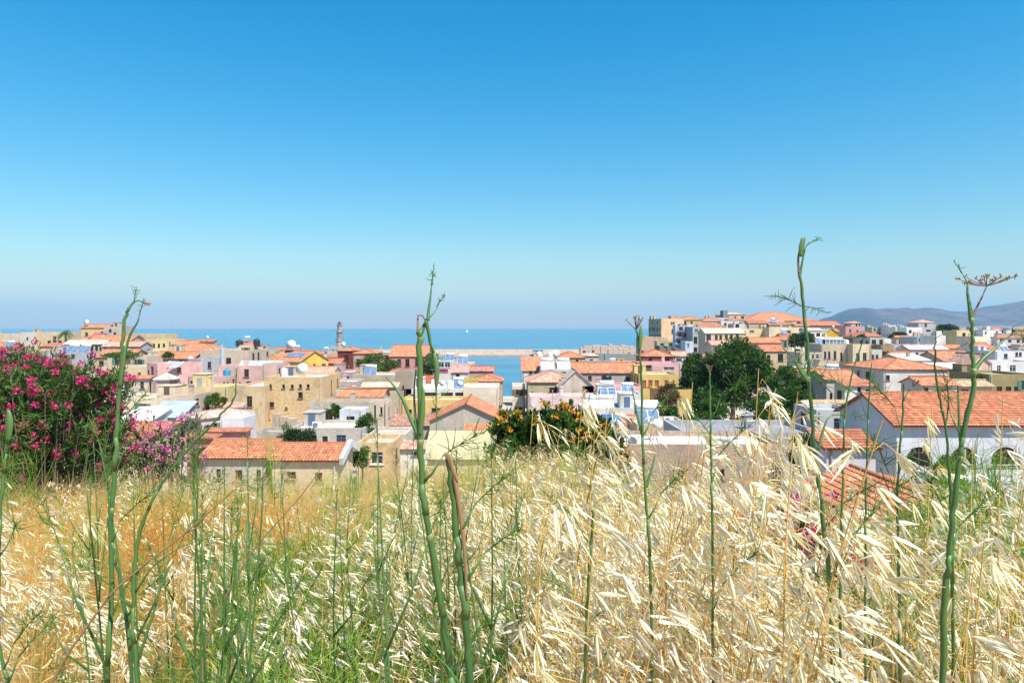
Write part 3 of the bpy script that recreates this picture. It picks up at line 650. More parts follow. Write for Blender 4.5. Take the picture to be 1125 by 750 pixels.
H_('grey_rubble', 'grey rubble house with white parapet right of the ochre building', 352, 392, 419, 122, D=7, wall=S_((.46, .36, .32)), rc=(.74, .71, .66), wins=[(358, 430, 3, 5), (366, 428, 3, 3)])
H_('mauve_flat', 'flat white topped house with mauve walls below the lighthouse', 356, 390, 408.5, 140, D=9, wall=P_(MAUVE), rc=(.74, .72, .68), wins=[(372, 414, 3, 4), (382, 416, 3, 5)])
H_('red_annex', 'small dusty red house with orange roof just right of the lighthouse fort', 357, 374, 399, 172, 'gable', 394, wall=P_((.50, .22, .14)), wins=[(364, 404, 4, 5)], rc=T2)
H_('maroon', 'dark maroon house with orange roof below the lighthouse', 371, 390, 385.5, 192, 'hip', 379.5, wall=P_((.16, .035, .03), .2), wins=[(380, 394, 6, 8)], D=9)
H_('mauve_house', 'mauve house with hip roof and one green shuttered window', 388, 412, 388.5, 182, 'hip', 383, wall=P_((.56, .36, .33), .2), wins=[(393, 398, 3.4, 8, 'g')], D=9)
H_('glass_flat', 'low flat building with a row of glass skylights left of the big pink house', 404, 432, 387, 196, D=14, wall=P_(BEIGE), rc=(.55, .58, .6))
H_('pink_big', 'pink house with wide orange roof and two dark windows behind the round trees', 428, 468, 391.5, 186, 'gable', 379.5, wall=P_((.60, .32, .28), .25), wins=[(438.5, 398.5, 4, 8, 'd'), (447.5, 398.5, 4.5, 8.5, 'd'), (458, 398, 4, 8)], chim=[(0.12, .4, 1.4)])
H_('white_slab', 'long house under a flat white slab roof with a tilted blue panel', 386, 438, 411.5, 134, D=9, wall=P_(BEIGE), rc=(.78, .75, .66), wins=[(397, 423, 5, 4), (410, 424, 6, 4), (425, 422, 4, 5)])
H_('rubble_tower', 'ruined tower of dark rubble beside the main fennel stalk', 434, 452, 408, 124, D=5, wall=S_((.34, .27, .20), .7), cat='tower', name='stone_tower', wins=[(443, 425, 2, 3)])
H_('tan_awning', 'house with faded tan awning roof under the white slab', 398, 436, 425, 118, 'shed', 420, wall=P_(BEIGE), rc=(.62, .48, .36), wins=[(412, 431, 5, 5), (426, 431, 4, 4)])
H_('orange_white', 'low white house with bright orange tile roof left of centre', 371, 420, 436, 110, 'gable', 428, wall=P_((.66, .58, .5), .6), wins=[(390, 447, 4, 5), (408, 446, 4, 5)], rc=T1)
H_('grey_cabin', 'small grey blue cabin at the left end of the bright orange roof', 362, 375, 428, 112, D=4, wall=P_((.5, .55, .58), .3), wins=[(367, 434, 3, 4)])
H_('ruin_wall', 'roofless ruin of pale stone with broken arches beside the ochre building', 340, 422, 441, 100, D=5, wall=S_((.46, .38, .30)), rc=(.42, .35, .27), wins=[(346, 461, 7, 8), (361, 455, 9, 12), (375, 452, 5, 8)], cat='ruin', name='ruined_house')
H_('white_box', 'white rendered box with flat grey roof among the bushes', 373, 398, 450, 92, D=4, wall=P_((.72, .72, .74), .3), rc=(.5, .5, .5))
H_('ivy_house', 'long grey stone house with white flat roof and dark ivy front', 318, 400, 470, 78, D=7, wall=S_((.44, .39, .33), .8), rc=(.78, .75, .7), wins=[(345, 482, 6, 9), (357, 483, 6, 8)])
H_('grey_stub', 'weathered grey wall block below the ochre building', 281, 322, 474, 84, D=4, wall=P_((.44, .40, .34), .7))
H_('salmon', 'pink house with pale salmon roof and teal shutters', 196, 226, 459, 82, 'hip', 449, yaw=-36, slope=14, D=7, wall=P_((.74, .56, .50), .15), rc=T4, wins=[(229, 470, 3, 7, 'gs', 'R'), (237, 468, 3, 7, 'gs', 'R')], oh=.25)
H_('lilac_small', 'tiny lilac white house with tile cap beside the ochre building', 248, 265, 447, 88, 'shed', 443, wall=P_((.66, .60, .64), .2), rc=T3)
H_('white_step', 'white stepped wall house behind the pink lean-to', 242, 268, 459, 80, D=4, wall=P_((.74, .68, .68), .2), rc=(.7, .66, .66))
H_('pink_lean', 'rose pink lean-to house with red tile edge', 226, 270, 474, 72, 'shed', 470, wall=P_((.60, .30, .28), .2), rc=T2, slope=8)
H_('red_front', 'small dark red house with tile edge beside the pink oleander', 205, 236, 481, 66, 'shed', 477, wall=P_((.46, .20, .16), .3), rc=T2, slope=8)
H_('cream_tent', 'cream flat house behind the white tent roofs', 133, 178, 437, 96, D=7, wall=P_((.72, .60, .45), .3), rc=(.74, .64, .52))
H_('pink_flat2', 'flat pale pink house behind the sloped glass roof', 172, 212, 434, 100, D=6, wall=P_((.55, .45, .38), .5), rc=(.72, .52, .48))
H_('white_tent', 'low shed with two tilted white sheet roofs behind the oleander', 132, 166, 462, 80, 'shed', 447, wall=P_(WHITE), rc=(.78, .76, .72), slope=12, cat='shed', name='shed')
H_('glass_shed', 'lean-to with sloped blue grey glass roof behind the pink oleander', 164, 198, 458, 84, 'shed', 441, wall=P_(GREY), rc=(.42, .50, .56), slope=20, cat='shed', name='shed')
H_('white_back', 'white house among the oleander branches', 96, 138, 436, 104, D=7, wall=P_((.7, .66, .64), .3), rc=(.74, .74, .76), auto='d')
H_('cream_back', 'cream house behind the oleander crown', 52, 118, 410, 128, D=9, wall=P_(PALE), auto='d')
H_('left_back', 'pale house hidden behind the left oleander', -30, 56, 402, 140, D=9, wall=P_(PPINK), auto='d')
H_('row_left', 'nearest row house at left with weathered orange roof', 222, 292, 503, 52, 'gable', 484.5, wall=P_((.55, .48, .38), .9), near=True, slope=17, wins=[(240, 520, 5, 10), (262, 522, 8, 12), (284, 520, 5, 8)])
H_('row_right', 'nearest row house at left with orange roof and white gable parapet', 299, 371, 505.5, 51.5, 'gable', 488.5, wall=P_((.66, .54, .38), .7), near=True, slope=17, wins=[(320, 522, 10, 8), (350, 524, 8, 10)], rc=T1)
h = HS['row_right']; m = MB(); W2 = h['W'] / 2 + .36; rz_ = h['H'] + h['D'] / 2 * h['tan']
for a_, b_ in (((-.4, h['H'] - .05), (h['D'] / 2, rz_ + .12)), ((h['D'] / 2, rz_ + .12), (h['D'] + .4, h['H'] - .05))):
    for k in range(6):
        y0, z0 = a_[0] + (b_[0] - a_[0]) * k / 6, a_[1] + (b_[1] - a_[1]) * k / 6; y1, z1 = a_[0] + (b_[0] - a_[0]) * (k + 1) / 6, a_[1] + (b_[1] - a_[1]) * (k + 1) / 6
        m.box((W2, (y0 + y1) / 2, (z0 + z1) / 2 + .05), (.3, math.hypot(y1 - y0, z1 - z0) + .02, .55), 0, 0, math.atan2(z1 - z0, y1 - y0))
m.build('gable_parapet', P_(WHITE, .3), h['root'])
# around the harbour mouth
H_('glass_terrace', 'white house with tall glazed roof terrace left of the harbour', 480, 497, 396, 166, D=8, wall=P_(WHITE, .2), wins=[(484.5, 400.5, 6.5, 6, 'w'), (491.5, 400.5, 6, 6, 'w'), (487, 407, 10, 3, 'm')])
H_('roof_clutter', 'flat house crowded with white roof boxes left of the harbour', 492, 520, 399, 170, D=9, wall=P_((.6, .5, .46)), rc=(.7, .68, .66), auto='d')
H_('pink_roof', 'house with small pink tile roof above the white terrace', 496, 514, 409, 158, 'shed', 401.5, wall=P_(WHITE), rc=(.62, .26, .20), wins=[(503, 415, 4, 9)])
H_('red_back', 'house with long dull red roof behind the harbour corner house', 511, 542, 407.5, 164, 'gable', 402.5, wall=P_((.5, .38, .3)), rc=(.48, .18, .13))
H_('harbour_corner', 'corner house with orange hip roof above the harbour water', 519, 552, 419, 148, 'hip', 409, wall=S_((.42, .31, .20)), rc=T1, wins=[(546, 425, 3, 5), (537, 424, 3, 4)], D=9)
H_('ochre_strip', 'low ochre walled house between the white terrace and the harbour corner', 503, 524, 417, 140, D=6, wall=P_((.58, .40, .14)), rc=(.6, .45, .3))
H_('red_cube', 'small bright orange red cube with tile top', 464, 475, 413.5, 136, D=4, wall=P_((.60, .20, .12), .2), rc=T2)
H_('white_terrace', 'white flat terrace roof over a dark open storey', 444, 513, 427, 124, D=11, wall=P_((.72, .69, .65), .3), wins=[(473, 434.5, 15, 7), (491, 434.5, 13, 7), (504.5, 434.5, 9, 7), (452, 436, 8, 6)], rc=(.80, .78, .75))
H_('cream_block', 'blank cream block with peeling wall near the harbour', 509, 548, 425, 118, D=9, wall=P_((.70, .60, .48), .3), rc=(.74, .70, .62), wins=[(515, 437, 6, 2.5)])
H_('ochre_long', 'long ochre flat house with one wide dark opening', 440, 513, 439, 106, D=6, wall=P_((.66, .47, .22), .4), rc=(.72, .6, .42), wins=[(487, 450.5, 26, 5), (450, 452, 5, 5)])
H_('brown_shed', 'house with faded brown tile lean-to left of the grey gable', 430, 474, 467, 88, 'shed', 455, wall=P_((.48, .40, .34), .7), rc=(.42, .19, .12))
H_('grey_gable', 'grey plaster house whose tile edged gable faces the field', 472, 552, 462, 80, 'gable_end', 443.5, D=10, wall=P_((.52, .45, .38), .8), rc=T1, wins=[(487, 468, 1.6, 8), (515, 470, 4, 6)])
H_('orange_patch', 'small house with orange roof patch below the grey gable', 511, 540, 479, 72, 'shed', 466, wall=P_(CREAM), rc=T1)
H_('strip_roof', 'low house with narrow orange roof strip behind the main fennel stalk', 436, 502, 492.5, 66, 'shed', 484, wall=P_((.74, .72, .68), .3), rc=T3, slope=15, wins=[(458, 498, 10, 4), (480, 498, 8, 4)])
H_('rubble_low', 'low house of pale rubble left of the main fennel stalk', 404, 446, 477, 74, D=6, wall=S_((.50, .43, .36)), rc=(.55, .48, .4), wins=[(415, 486, 3, 7)])
H_('tan_sheet', 'shed with pale tan sheet roof in front of the grey gable', 470, 536, 503, 58, 'shed', 474, wall=P_(CREAM), rc=(.56, .49, .31), slope=26, cat='shed', name='shed')
H_('alley_post', 'narrow white chimney like house in the alley left of centre', 405, 425, 442, 98, D=4, wall=P_((.62, .52, .42), .7), wins=[(412, 452, 2, 14), (419, 451, 2.4, 8)])
H_('alley_low', 'low ochre house behind the dry bushes left of centre', 392, 432, 486, 62, D=5, wall=P_((.62, .44, .26), .6), rc=(.55, .5, .4))
# right of the harbour
H_('quay_wall', 'pale stepped stone house at the harbour edge beside the orange flowered tree', 563, 577, 424, 128, D=8, wall=S_((.60, .52, .42)), rc=(.7, .64, .54))
H_('stone_hip', 'old dirty stone house with patched hip roof right of the harbour', 580, 636, 420, 122, 'hip', 405, wall=P_((.50, .42, .28), .9), rc=T3, D=12, wins=[(585, 432, 2, 4)])
H_('plaster_gable', 'pale plaster gabled house joined to the right of the dirty stone house', 614, 652, 424, 118, 'gable_end', 407, D=8, wall=P_((.60, .52, .42), .8), rc=(.66, .52, .42))
H_('orange_wedge', 'house with steep orange wedge roof and white edge by the harbour', 574, 606, 407, 146, 'shed', 392, wall=P_(WHITE), rc=T1, slope=24, wins=[(583, 409, 3, 3), (589, 409, 3, 3), (595, 408, 3, 4)])
H_('tank_house', 'flat white house carrying solar heaters right of the harbour', 594, 630, 405, 140, D=7, wall=P_(WHITE, .3), rc=(.76, .74, .72))
H_('back_flat', 'flat house at the quay under two white water tanks', 586, 614, 394, 176, D=8, wall=P_(PALE), auto='d')
H_('orange_hip', 'tan house with orange hip roof behind the solar heaters', 612, 643, 393, 182, 'hip', 385.5, wall=P_((.52, .40, .26)), rc=T1, wins=[(620, 397, 3, 4), (634, 397, 3, 4)])
H_('pale_hip', 'house with pale pinkish hip roof near the fort ruin', 641, 658, 391, 190, 'hip', 385, wall=P_(PALE), rc=T4)
H_('array_house', 'flat house with a long raised row of solar panels', 642, 702, 398, 172, D=8, wall=P_((.66, .5, .4)), rc=(.66, .56, .44), auto='d')
H_('orange_long', 'long house with clean orange roof and grey stained wall right of centre', 629, 701, 409.5, 140, 'gable', 398.5, wall=P_((.46, .40, .38), .6), rc=T1, wins=[(648, 415, 4, 4), (690, 416, 4, 4)])
H_('pink_terrace', 'pink painted flat terrace behind the black water tank', 640, 706, 424, 118, D=8, wall=P_((.70, .40, .38), .3), rc=(.66, .34, .33))
H_('white_railed', 'white flat house with railed terrace below the black tank', 657, 706, 433, 104, D=6, wall=P_(WHITE, .2), rc=(.8, .78, .76), wins=[(667, 443, 3, 6, 'w')])
H_('stripe_wall', 'long pale pink wall house in front of the dirty stone house', 582, 660, 434.5, 112, D=5, wall=P_((.74, .58, .56), .3), rc=(.72, .6, .56), wins=[(603, 443, 3, 5), (626, 441, 2, 6)])
H_('orange_behind_tree', 'house with pale orange roof just behind the orange flowered tree', 598, 640, 457, 92, 'gable', 446, wall=P_(PALE), rc=T3)
H_('panel_house', 'white house with two tall blue grey solar panels on its front', 640, 704, 448, 90, D=6, wall=P_(WHITE, .2), rc=(.8, .78, .75), wins=[(693, 458, 3, 5)])
H_('tarp_house', 'house with broad striped orange roof under a blue tarpaulin', 664, 704, 470, 76, 'shed', 456, wall=P_((.7, .42, .36), .3), rc=T2, near=True, slope=22)
H_('pink_deck', 'low pink flat roof beside the brick wall', 660, 712, 478, 68, D=5, wall=P_((.70, .44, .38), .3), rc=(.70, .42, .36))
H_('brick_flat', 'long flat white roof over a bare brick wall near the field', 682, 862, 488, 46, D=6.2, wall=S_((.40, .29, .22), .6), rc=(.80, .78, .76), wins=[(745, 520, 12, 10), (790, 520, 12, 10)])
H_('brick_side', 'small lower brick house with maroon doorway at the left of the long white roof', 664, 690, 496, 47, D=5, wall=S_((.38, .28, .23), .6), rc=(.75, .72, .68), wins=[(676, 514, 5, 10, 'm')])
H_('grey_metal', 'low building with wide grey metal roof between tree and white roof', 752, 906, 475, 54, D=7.5, wall=P_(GREY), rc=(.30, .30, .31))
H_('white_slope', 'white house with sloping white wall beside the bush', 700, 724, 446, 84, 'shed', 440, wall=P_(WHITE, .2), rc=(.72, .72, .72), slope=12)
H_('low_deck', 'cream flat roof with clutter left of the big tree', 700, 758, 466, 66, D=6, wall=P_(CREAM, .3), rc=(.74, .66, .55))
H_('yellow_orange', 'yellow house with four orange shuttered windows left of the big tree', 702, 746, 411, 130, D=9, wall=P_((.68, .50, .22), .3), rc=(.7, .6, .5), wins=[(708, 421, 3.5, 7, 'o'), (714.5, 421, 4.5, 7, 'o'), (721.5, 421, 4.5, 7, 'o'), (732, 421, 4, 7, 'o'), (739, 421, 4, 7, 'o')])
H_('ochre_low', 'plain ochre annex at the foot of the yellow house', 722, 760, 428, 112, D=6, wall=P_((.62, .44, .18), .3))
H_('roof_garden', 'pink roof terrace with glazing above the yellow house', 703, 748, 398.5, 140, D=7, wall=P_((.66, .42, .42), .3), wins=[(711, 404, 10, 6), (718, 405, 4, 7), (735, 405, 12, 4, 'w')], rc=(.7, .5, .48))
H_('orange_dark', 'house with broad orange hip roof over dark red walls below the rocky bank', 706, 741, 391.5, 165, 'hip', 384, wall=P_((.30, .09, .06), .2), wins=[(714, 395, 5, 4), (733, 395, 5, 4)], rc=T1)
H_('orange_white2', 'small white house with orange roof touching the big tree', 740, 756, 391, 168, 'gable', 386.5, wall=P_(WHITE), rc=T3, wins=[(746, 395, 6, 2)])
H_('shadow_house', 'pale house half covered by the big tree', 746, 800, 412, 150, D=8, wall=P_(PALE), auto='d')
# right hill
H_('tall_cream', 'tall cream three storey house at the left end of the right hill', 726, 752, 350, 300, D=15, wall=P_((.78, .53, .35), .3), yaw=10, side='d', wins=[(728.4, 357, 2.2, 6, 'd', 'L'), (732.2, 357, 2.2, 6, 'd', 'L'), (728.4, 364.5, 2.2, 6, 'd', 'L'), (732.2, 364.5, 2.2, 6, 'd', 'L'), (728.4, 372.5, 2.2, 6, 'd', 'L'), (732.2, 372.5, 2.2, 6, 'd', 'L'), (739, 364, 2.6, 5), (739, 355, 5, 3, 'w'), (746, 358, 3, 4), (746, 372, 3, 5)], rc=(.5, .35, .25))
H_('tall_top', 'small stair tower on top of the tall cream house', 737, 745, 346.8, 306, D=5, base=22.5, wall=P_((.58, .36, .24)))
H_('hill_orange_a', 'cream house with orange hip roof right behind the tall cream house', 748, 771, 351.5, 315, 'hip', 347, wall=P_((.66, .48, .24)), auto='d', D=14)
H_('flats_white', 'white block of flats with dark balconies on three floors', 742, 760, 357.5, 268, D=10, wall=P_((.60, .60, .63), .3), yaw=-8, wins=[(748, 361, 4, 4.5, 'bB'), (754, 361, 3, 4.5, 'bB'), (747, 368, 4, 4.5, 'bB'), (753, 368, 4, 4.5, 'bB'), (746, 375.5, 4, 4.5, 'bB'), (752, 375.5, 3, 4.5, 'bB')], rc=(.6, .25, .18), cat='apartment block', name='apartment_block')
H_('flats_bright', 'narrow bright white house between the white flats and the grey flats', 755, 763, 356, 272, D=9, wall=P_(WHITE, .2), auto='d')
H_('flats_small', 'small pale blue house at the foot of the flats', 753, 762, 375, 240, D=7, wall=P_((.62, .66, .72), .2), auto='w')
H_('flats_grey', 'grey block of flats with large dark windows beside the cream house', 761, 776, 359, 258, D=12, wall=P_((.50, .50, .50), .3), wins=[(765, 363, 4, 3.5, 'w'), (771, 363, 4, 3.5, 'w'), (764, 373.5, 4, 7), (769.5, 373.5, 7, 8, 'b'), (764, 384, 4, 5), (771, 384, 4, 5)], cat='apartment block', name='apartment_block')
H_('hill_orange_b', 'house with orange hip roof and white walls on the skyline', 771, 796, 353, 322, 'hip', 347.5, wall=P_(WHITE), auto='d', D=13)
H_('wedge_orange', 'house with dark orange shed roof behind the cream row of windows', 772, 796, 363, 262, 'shed', 355, wall=P_((.5, .46, .42)), rc=T5, slope=16)
H_('cream_four', 'cream house with four square windows and pale roof above the big tree', 775, 818, 366, 242, 'gable', 361, wall=P_((.68, .54, .38), .25), rc=(.70, .58, .46), wins=[(778.5, 371, 5, 7, 'b'), (787, 370.5, 3, 5), (791.8, 370.5, 3, 5), (798, 369.8, 3.2, 4), (803.5, 369.8, 3, 5), (810, 369, 3, 5)])
H_('pink_wall_hill', 'low pinkish house under the cream house with four windows', 782, 816, 379, 225, 'gable', 374.5, wall=P_((.72, .52, .42)), rc=T3)
H_('hill_top', 'pale house with flat tan roof at the highest point of the skyline', 796, 819, 345.5, 350, 'hip', 340.8, wall=P_(PALE), rc=(.62, .46, .34), auto='d', D=16, slope=12)
H_('hill_tower', 'dark narrow stair tower on the skyline beside the highest roof', 794.5, 799.5, 341, 345, D=5, wall=P_((.22, .22, .25)))
H_('hill_white', 'cluster house of white cubes below the highest roof', 779, 800, 349, 335, D=9, wall=P_(WHITE, .25), auto='d')
H_('hill_white2', 'white house with stepped top right of the white cubes', 792, 812, 352.5, 318, D=9, wall=P_((.70, .66, .62), .25), auto='d')
H_('hill_shadow', 'white walled house with black opening below the skyline', 806, 822, 355.5, 300, D=8, wall=P_(WHITE, .25), wins=[(810, 357.5, 4, 4)])
H_('barracks', 'very long building with orange hip roof along the skyline', 819, 894, 352.5, 342, 'hip', 345.8, wall=P_((.66, .56, .44)), auto='d', D=24, slope=20)
H_('round_white', 'cream house with rounded white parapet in front of the long orange roof', 839, 862, 352.5, 305, D=9, wall=P_((.74, .68, .58), .2), wins=[(844, 356, 2, 3), (850, 356.5, 2.4, 3), (857, 357, 3, 2.6, 'o')])
H_('cream_flat_a', 'yellow cream flat house left of the grey panelled wall', 808, 848, 361, 282, D=9, wall=P_((.74, .58, .36), .2), wins=[(818, 366, 2.5, 4), (826, 364, 5, 3, 'w')])
H_('cream_flat_b', 'cream flat house with a large grey panelled wall', 845, 886, 359.5, 276, D=10, wall=P_((.72, .60, .42), .2), wins=[(863.5, 367, 11, 8, 'w'), (879, 362, 2, 3)])
H_('orange_c', 'house with low orange roof behind the top of the big tree', 817, 858, 376.5, 205, 'gable', 371, wall=P_(CREAM), auto='d')
H_('orange_d', 'house with orange roof between the big tree and the dark pine', 840, 864, 386, 190, 'gable', 379, wall=P_(CREAM), auto='d', rc=T2)
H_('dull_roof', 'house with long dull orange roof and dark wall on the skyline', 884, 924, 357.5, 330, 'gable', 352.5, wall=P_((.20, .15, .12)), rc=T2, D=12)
H_('white_pine', 'white house right of the dark pine', 885, 903, 363, 258, 'gable', 360.5, wall=P_(WHITE, .2), rc=(.6, .42, .34), auto='d')
H_('ochre_gable', 'small house with ochre yellow gable below the dull orange roof', 905, 922, 367, 270, 'gable_end', 360.5, D=8, wall=P_((.60, .38, .06), .2), rc=(.55, .42, .28))
H_('pink_tower', 'pink tower house with small cream top storey', 929, 947, 358.5, 300, D=10, wall=P_((.56, .33, .31), .2), wins=[(934, 363, 2, 3), (942, 364, 2, 3)])
H_('pink_tower_top', 'cream top storey with tile roof on the pink tower house', 935, 946, 355, 303, 'hip', 351.5, D=7, base=18.5, wall=P_(PALE), wins=[(941, 357, 2, 3), (944, 357, 1.6, 3)], rc=T3)
H_('orange_e', 'house with orange roof sloping toward the big cream house', 944, 970, 369.5, 280, 'hip', 363, wall=P_(CREAM), rc=T2)
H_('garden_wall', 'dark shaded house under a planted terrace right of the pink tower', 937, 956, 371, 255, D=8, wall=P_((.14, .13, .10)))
H_('white_cap', 'low white house behind the left end of the big cream building', 896, 926, 370, 230, D=8, wall=P_((.72, .66, .58), .25), auto='d')
H_('beige_grey', 'grey flat house left of the big cream building', 896, 912, 378, 185, D=7, wall=P_((.5, .52, .54)), wins=[(900, 382, 3, 3)])
H_('big_cream', 'big cream building with a row of five tall narrow windows', 903, 938, 378, 170, D=13, wall=P_((.62, .50, .37), .25), yaw=-6, wins=[(906.5, 390, 2.4, 8, 'b'), (911, 390, 2.4, 8, 'b'), (917.3, 390, 2.8, 9, 'b'), (924.3, 391.5, 2.2, 9), (931.3, 392, 2.2, 9), (909, 403, 4, 5), (919, 403, 5, 6)], rc=(.72, .68, .62))
H_('big_cream_wing', 'bright cream wing with green shuttered windows right of the big cream building', 937, 957, 378, 167, D=12, wall=P_((.70, .57, .40), .25), wins=[(942.5, 392.5, 4, 9, 'g'), (950, 392, 4, 9, 'g'), (951, 405, 4, 3, 'g')], rc=(.72, .68, .62))
H_('green_shutter', 'narrow grey and white house with green windows right of the cream wing', 956, 969, 384, 168, D=9, wall=P_((.56, .55, .52), .4), wins=[(959, 392.5, 2.6, 6, 'g'), (963.5, 392.5, 3, 6, 'g')])
H_('terrace_grey', 'grey roof house with open terrace above the narrow green windowed house', 956, 972, 371, 200, D=7, wall=P_((.5, .48, .46)), wins=[(960, 376, 5, 6), (968, 376, 4, 6)])
H_('brown_two', 'brown ochre house with two tall dark windows', 968, 982, 379, 175, D=9, wall=P_((.40, .27, .15), .3), wins=[(971, 390, 4, 8), (977.5, 390, 3.4, 8)])
H_('beige_balcony', 'beige house with a long balcony left of the big cream building', 879, 904, 387, 165, D=8, wall=P_((.56, .47, .36), .3), wins=[(893, 391.5, 3, 5, 'w'), (898, 391.5, 3, 5, 'wB'), (886, 392, 3, 6)])
H_('lilac_flat', 'low white wall house under the beige balcony house', 876, 904, 404, 140, D=6, wall=P_((.70, .66, .68), .2), rc=(.76, .72, .72))
H_('orange_f', 'pink walled house with orange roof right of the tall fennel stalk', 886, 913, 416, 118, 'gable', 405.5, wall=P_((.74, .54, .44), .2), rc=T1, wins=[(907, 432, 4, 8)])
H_('skylight_house', 'small house with grey skylight roof between two orange roofs', 912, 934, 413, 122, D=5, wall=P_(GREY), rc=(.32, .35, .38))
H_('orange_g', 'lavender grey house with orange roof and two dark doorways', 908, 944, 417, 106, 'gable', 407, wall=P_((.56, .49, .47), .3), rc=T1, wins=[(921, 433, 5, 8), (913, 436, 3, 8), (937, 430, 4, 7)])
H_('white_side', 'white lower house right of the lavender grey house', 928, 962, 424, 98, 'shed', 417, wall=P_((.74, .68, .60), .2), rc=T2, wins=[(944, 428, 4, 6, 'g'), (953, 430, 4, 5)], slope=12)
H_('garden_low', 'low terrace wall house with flowerpots in front of the lavender house', 894, 930, 443, 84, 'shed', 439.5, wall=P_((.6, .5, .42), .5), rc=(.56, .32, .15), slope=8)
H_('hip_big', 'white house with big orange hip roof in the middle of the right side', 971, 1041, 406, 110, 'hip', 396.5, wall=P_((.72, .66, .60), .2), rc=T1, wins=[(1013, 416, 2, 2), (1000, 418, 3, 6), (975, 415, 5, 6)], D=13, slope=16)
H_('orange_h', 'low house with orange roof in front of the big hip roof', 1013, 1052, 423, 88, 'gable', 414.5, wall=P_((.62, .54, .46)), rc=T1, wins=[(1018, 428, 4, 5)])
H_('tan_roofs', 'house with weathered tan roof right of the low orange roof', 1040, 1090, 424, 90, 'gable', 418, wall=P_(CREAM), rc=(.52, .32, .18), wins=[(1060, 430, 8, 5)])
H_('orange_i', 'house with wide orange roof and pink gable right of centre skyline', 1037, 1076, 396.5, 158, 'gable', 386, wall=P_((.66, .50, .42)), rc=T1, auto='d')
H_('pink_gable', 'pinkish gable house beside the wide orange roof', 1066, 1088, 400, 150, 'gable_end', 389, D=8, wall=P_((.66, .48, .38), .3), rc=T3)
H_('cream_door', 'cream house with one square window above two dark doors', 1051, 1068, 363, 248, D=8, wall=P_((.72, .56, .32), .2), wins=[(1059, 367.5, 3.6, 4), (1055.5, 378.5, 3, 5), (1061.5, 380, 5, 4)], rc=(.6, .35, .25))
H_('cream_blank', 'blank cream white block right of the cream house', 1067, 1084, 369.5, 240, D=9, wall=P_((.76, .68, .52), .2))
H_('orange_j', 'small house with square orange roof behind the right fennel branch', 1078, 1097, 384, 215, 'gable', 376.5, wall=P_(WHITE), rc=T2)
H_('white_right', 'white house with two square windows at the right edge', 1094, 1135, 385.5, 188, D=10, wall=P_((.72, .70, .73), .2), wins=[(1105, 391, 4, 5), (1117, 389, 3, 4.5), (1121, 389, 3, 4.5)], rc=(.74, .66, .5))
H_('white_balcony', 'white house with balcony rails below the white house at the right edge', 1088, 1140, 397, 165, D=8, wall=P_((.70, .66, .64), .25), auto='w')
H_('olive_house', 'dark olive brown house with three dark windows at the right edge', 1087, 1140, 411, 98, D=9, wall=P_((.30, .25, .13), .4), wins=[(1098, 428, 6, 7), (1108, 428, 6, 7), (1117, 428, 6, 7)], rc=(.5, .42, .3))
H_('grey_modern', 'grey flat house with wide shaded loggia on the right', 1007, 1031, 370, 258, D=9, wall=P_((.42, .46, .50), .2), wins=[(1012, 373, 5, 3), (1019, 373, 5, 3), (1025, 373, 4, 3)], rc=(.72, .7, .68))
H_('white_pillar', 'tall blank white end wall right of the grey flat house', 1027, 1039, 368.5, 245, D=9, wall=P_((.76, .73, .68), .15))
H_('awning_white', 'house with broad white sheet roof behind the big hip roof', 995, 1022, 396, 150, 'shed', 388.5, wall=P_(BEIGE), rc=(.74, .70, .62), slope=10, auto='d')
H_('orange_k', 'house with small orange roof left of the broad white sheet roof', 984, 1004, 391, 165, 'gable', 386, wall=P_(BEIGE), rc=T2, auto='d')
H_('grey_roofs', 'grey house with dark openings behind the brown ochre house', 979, 1000, 378, 200, D=9, wall=P_((.46, .46, .49), .3), auto='d')
H_('pink_row', 'row house with pink tinted roofs under the grey flat house', 1000, 1042, 384, 190, 'gable', 379, wall=P_((.6, .5, .5)), rc=(.60, .40, .38), auto='d')
H_('white_lean', 'house with white lean-to sheets left of the right fennel stalk', 1030, 1066, 405, 128, 'shed', 398.5, wall=P_((.4, .3, .24)), rc=(.78, .76, .74), slope=9, wins=[(1046, 410, 5, 8), (1056, 410, 4, 8)])
H_('skyline_cube', 'grey house with flat orange roof alone on the right skyline', 1009, 1028, 354.5, 420, 'hip', 352.2, wall=P_((.46, .44, .46)), rc=T3, wins=[(1017, 357, 2.4, 3.4), (1020, 363, 5, 2)], D=12)
H_('skyline_white', 'white house with shaded window on the right skyline', 996, 1013, 359.5, 400, D=10, wall=P_((.76, .72, .70), .15), wins=[(1000, 364, 3, 3.4)])
H_('skyline_b', 'white cube with brown corner left of the grey skyline house', 976, 986, 357, 430, D=9, wall=P_((.72, .66, .62), .2), auto='d')
H_('skyline_c', 'long white house front below the mountain foot', 984, 998, 359, 415, D=9, wall=P_((.74, .70, .62), .2), auto='d')
H_('skyline_d', 'low greenish grey flat house under the mountain foot', 958, 979, 359.5, 440, D=9, wall=P_((.42, .40, .30)), auto='d')
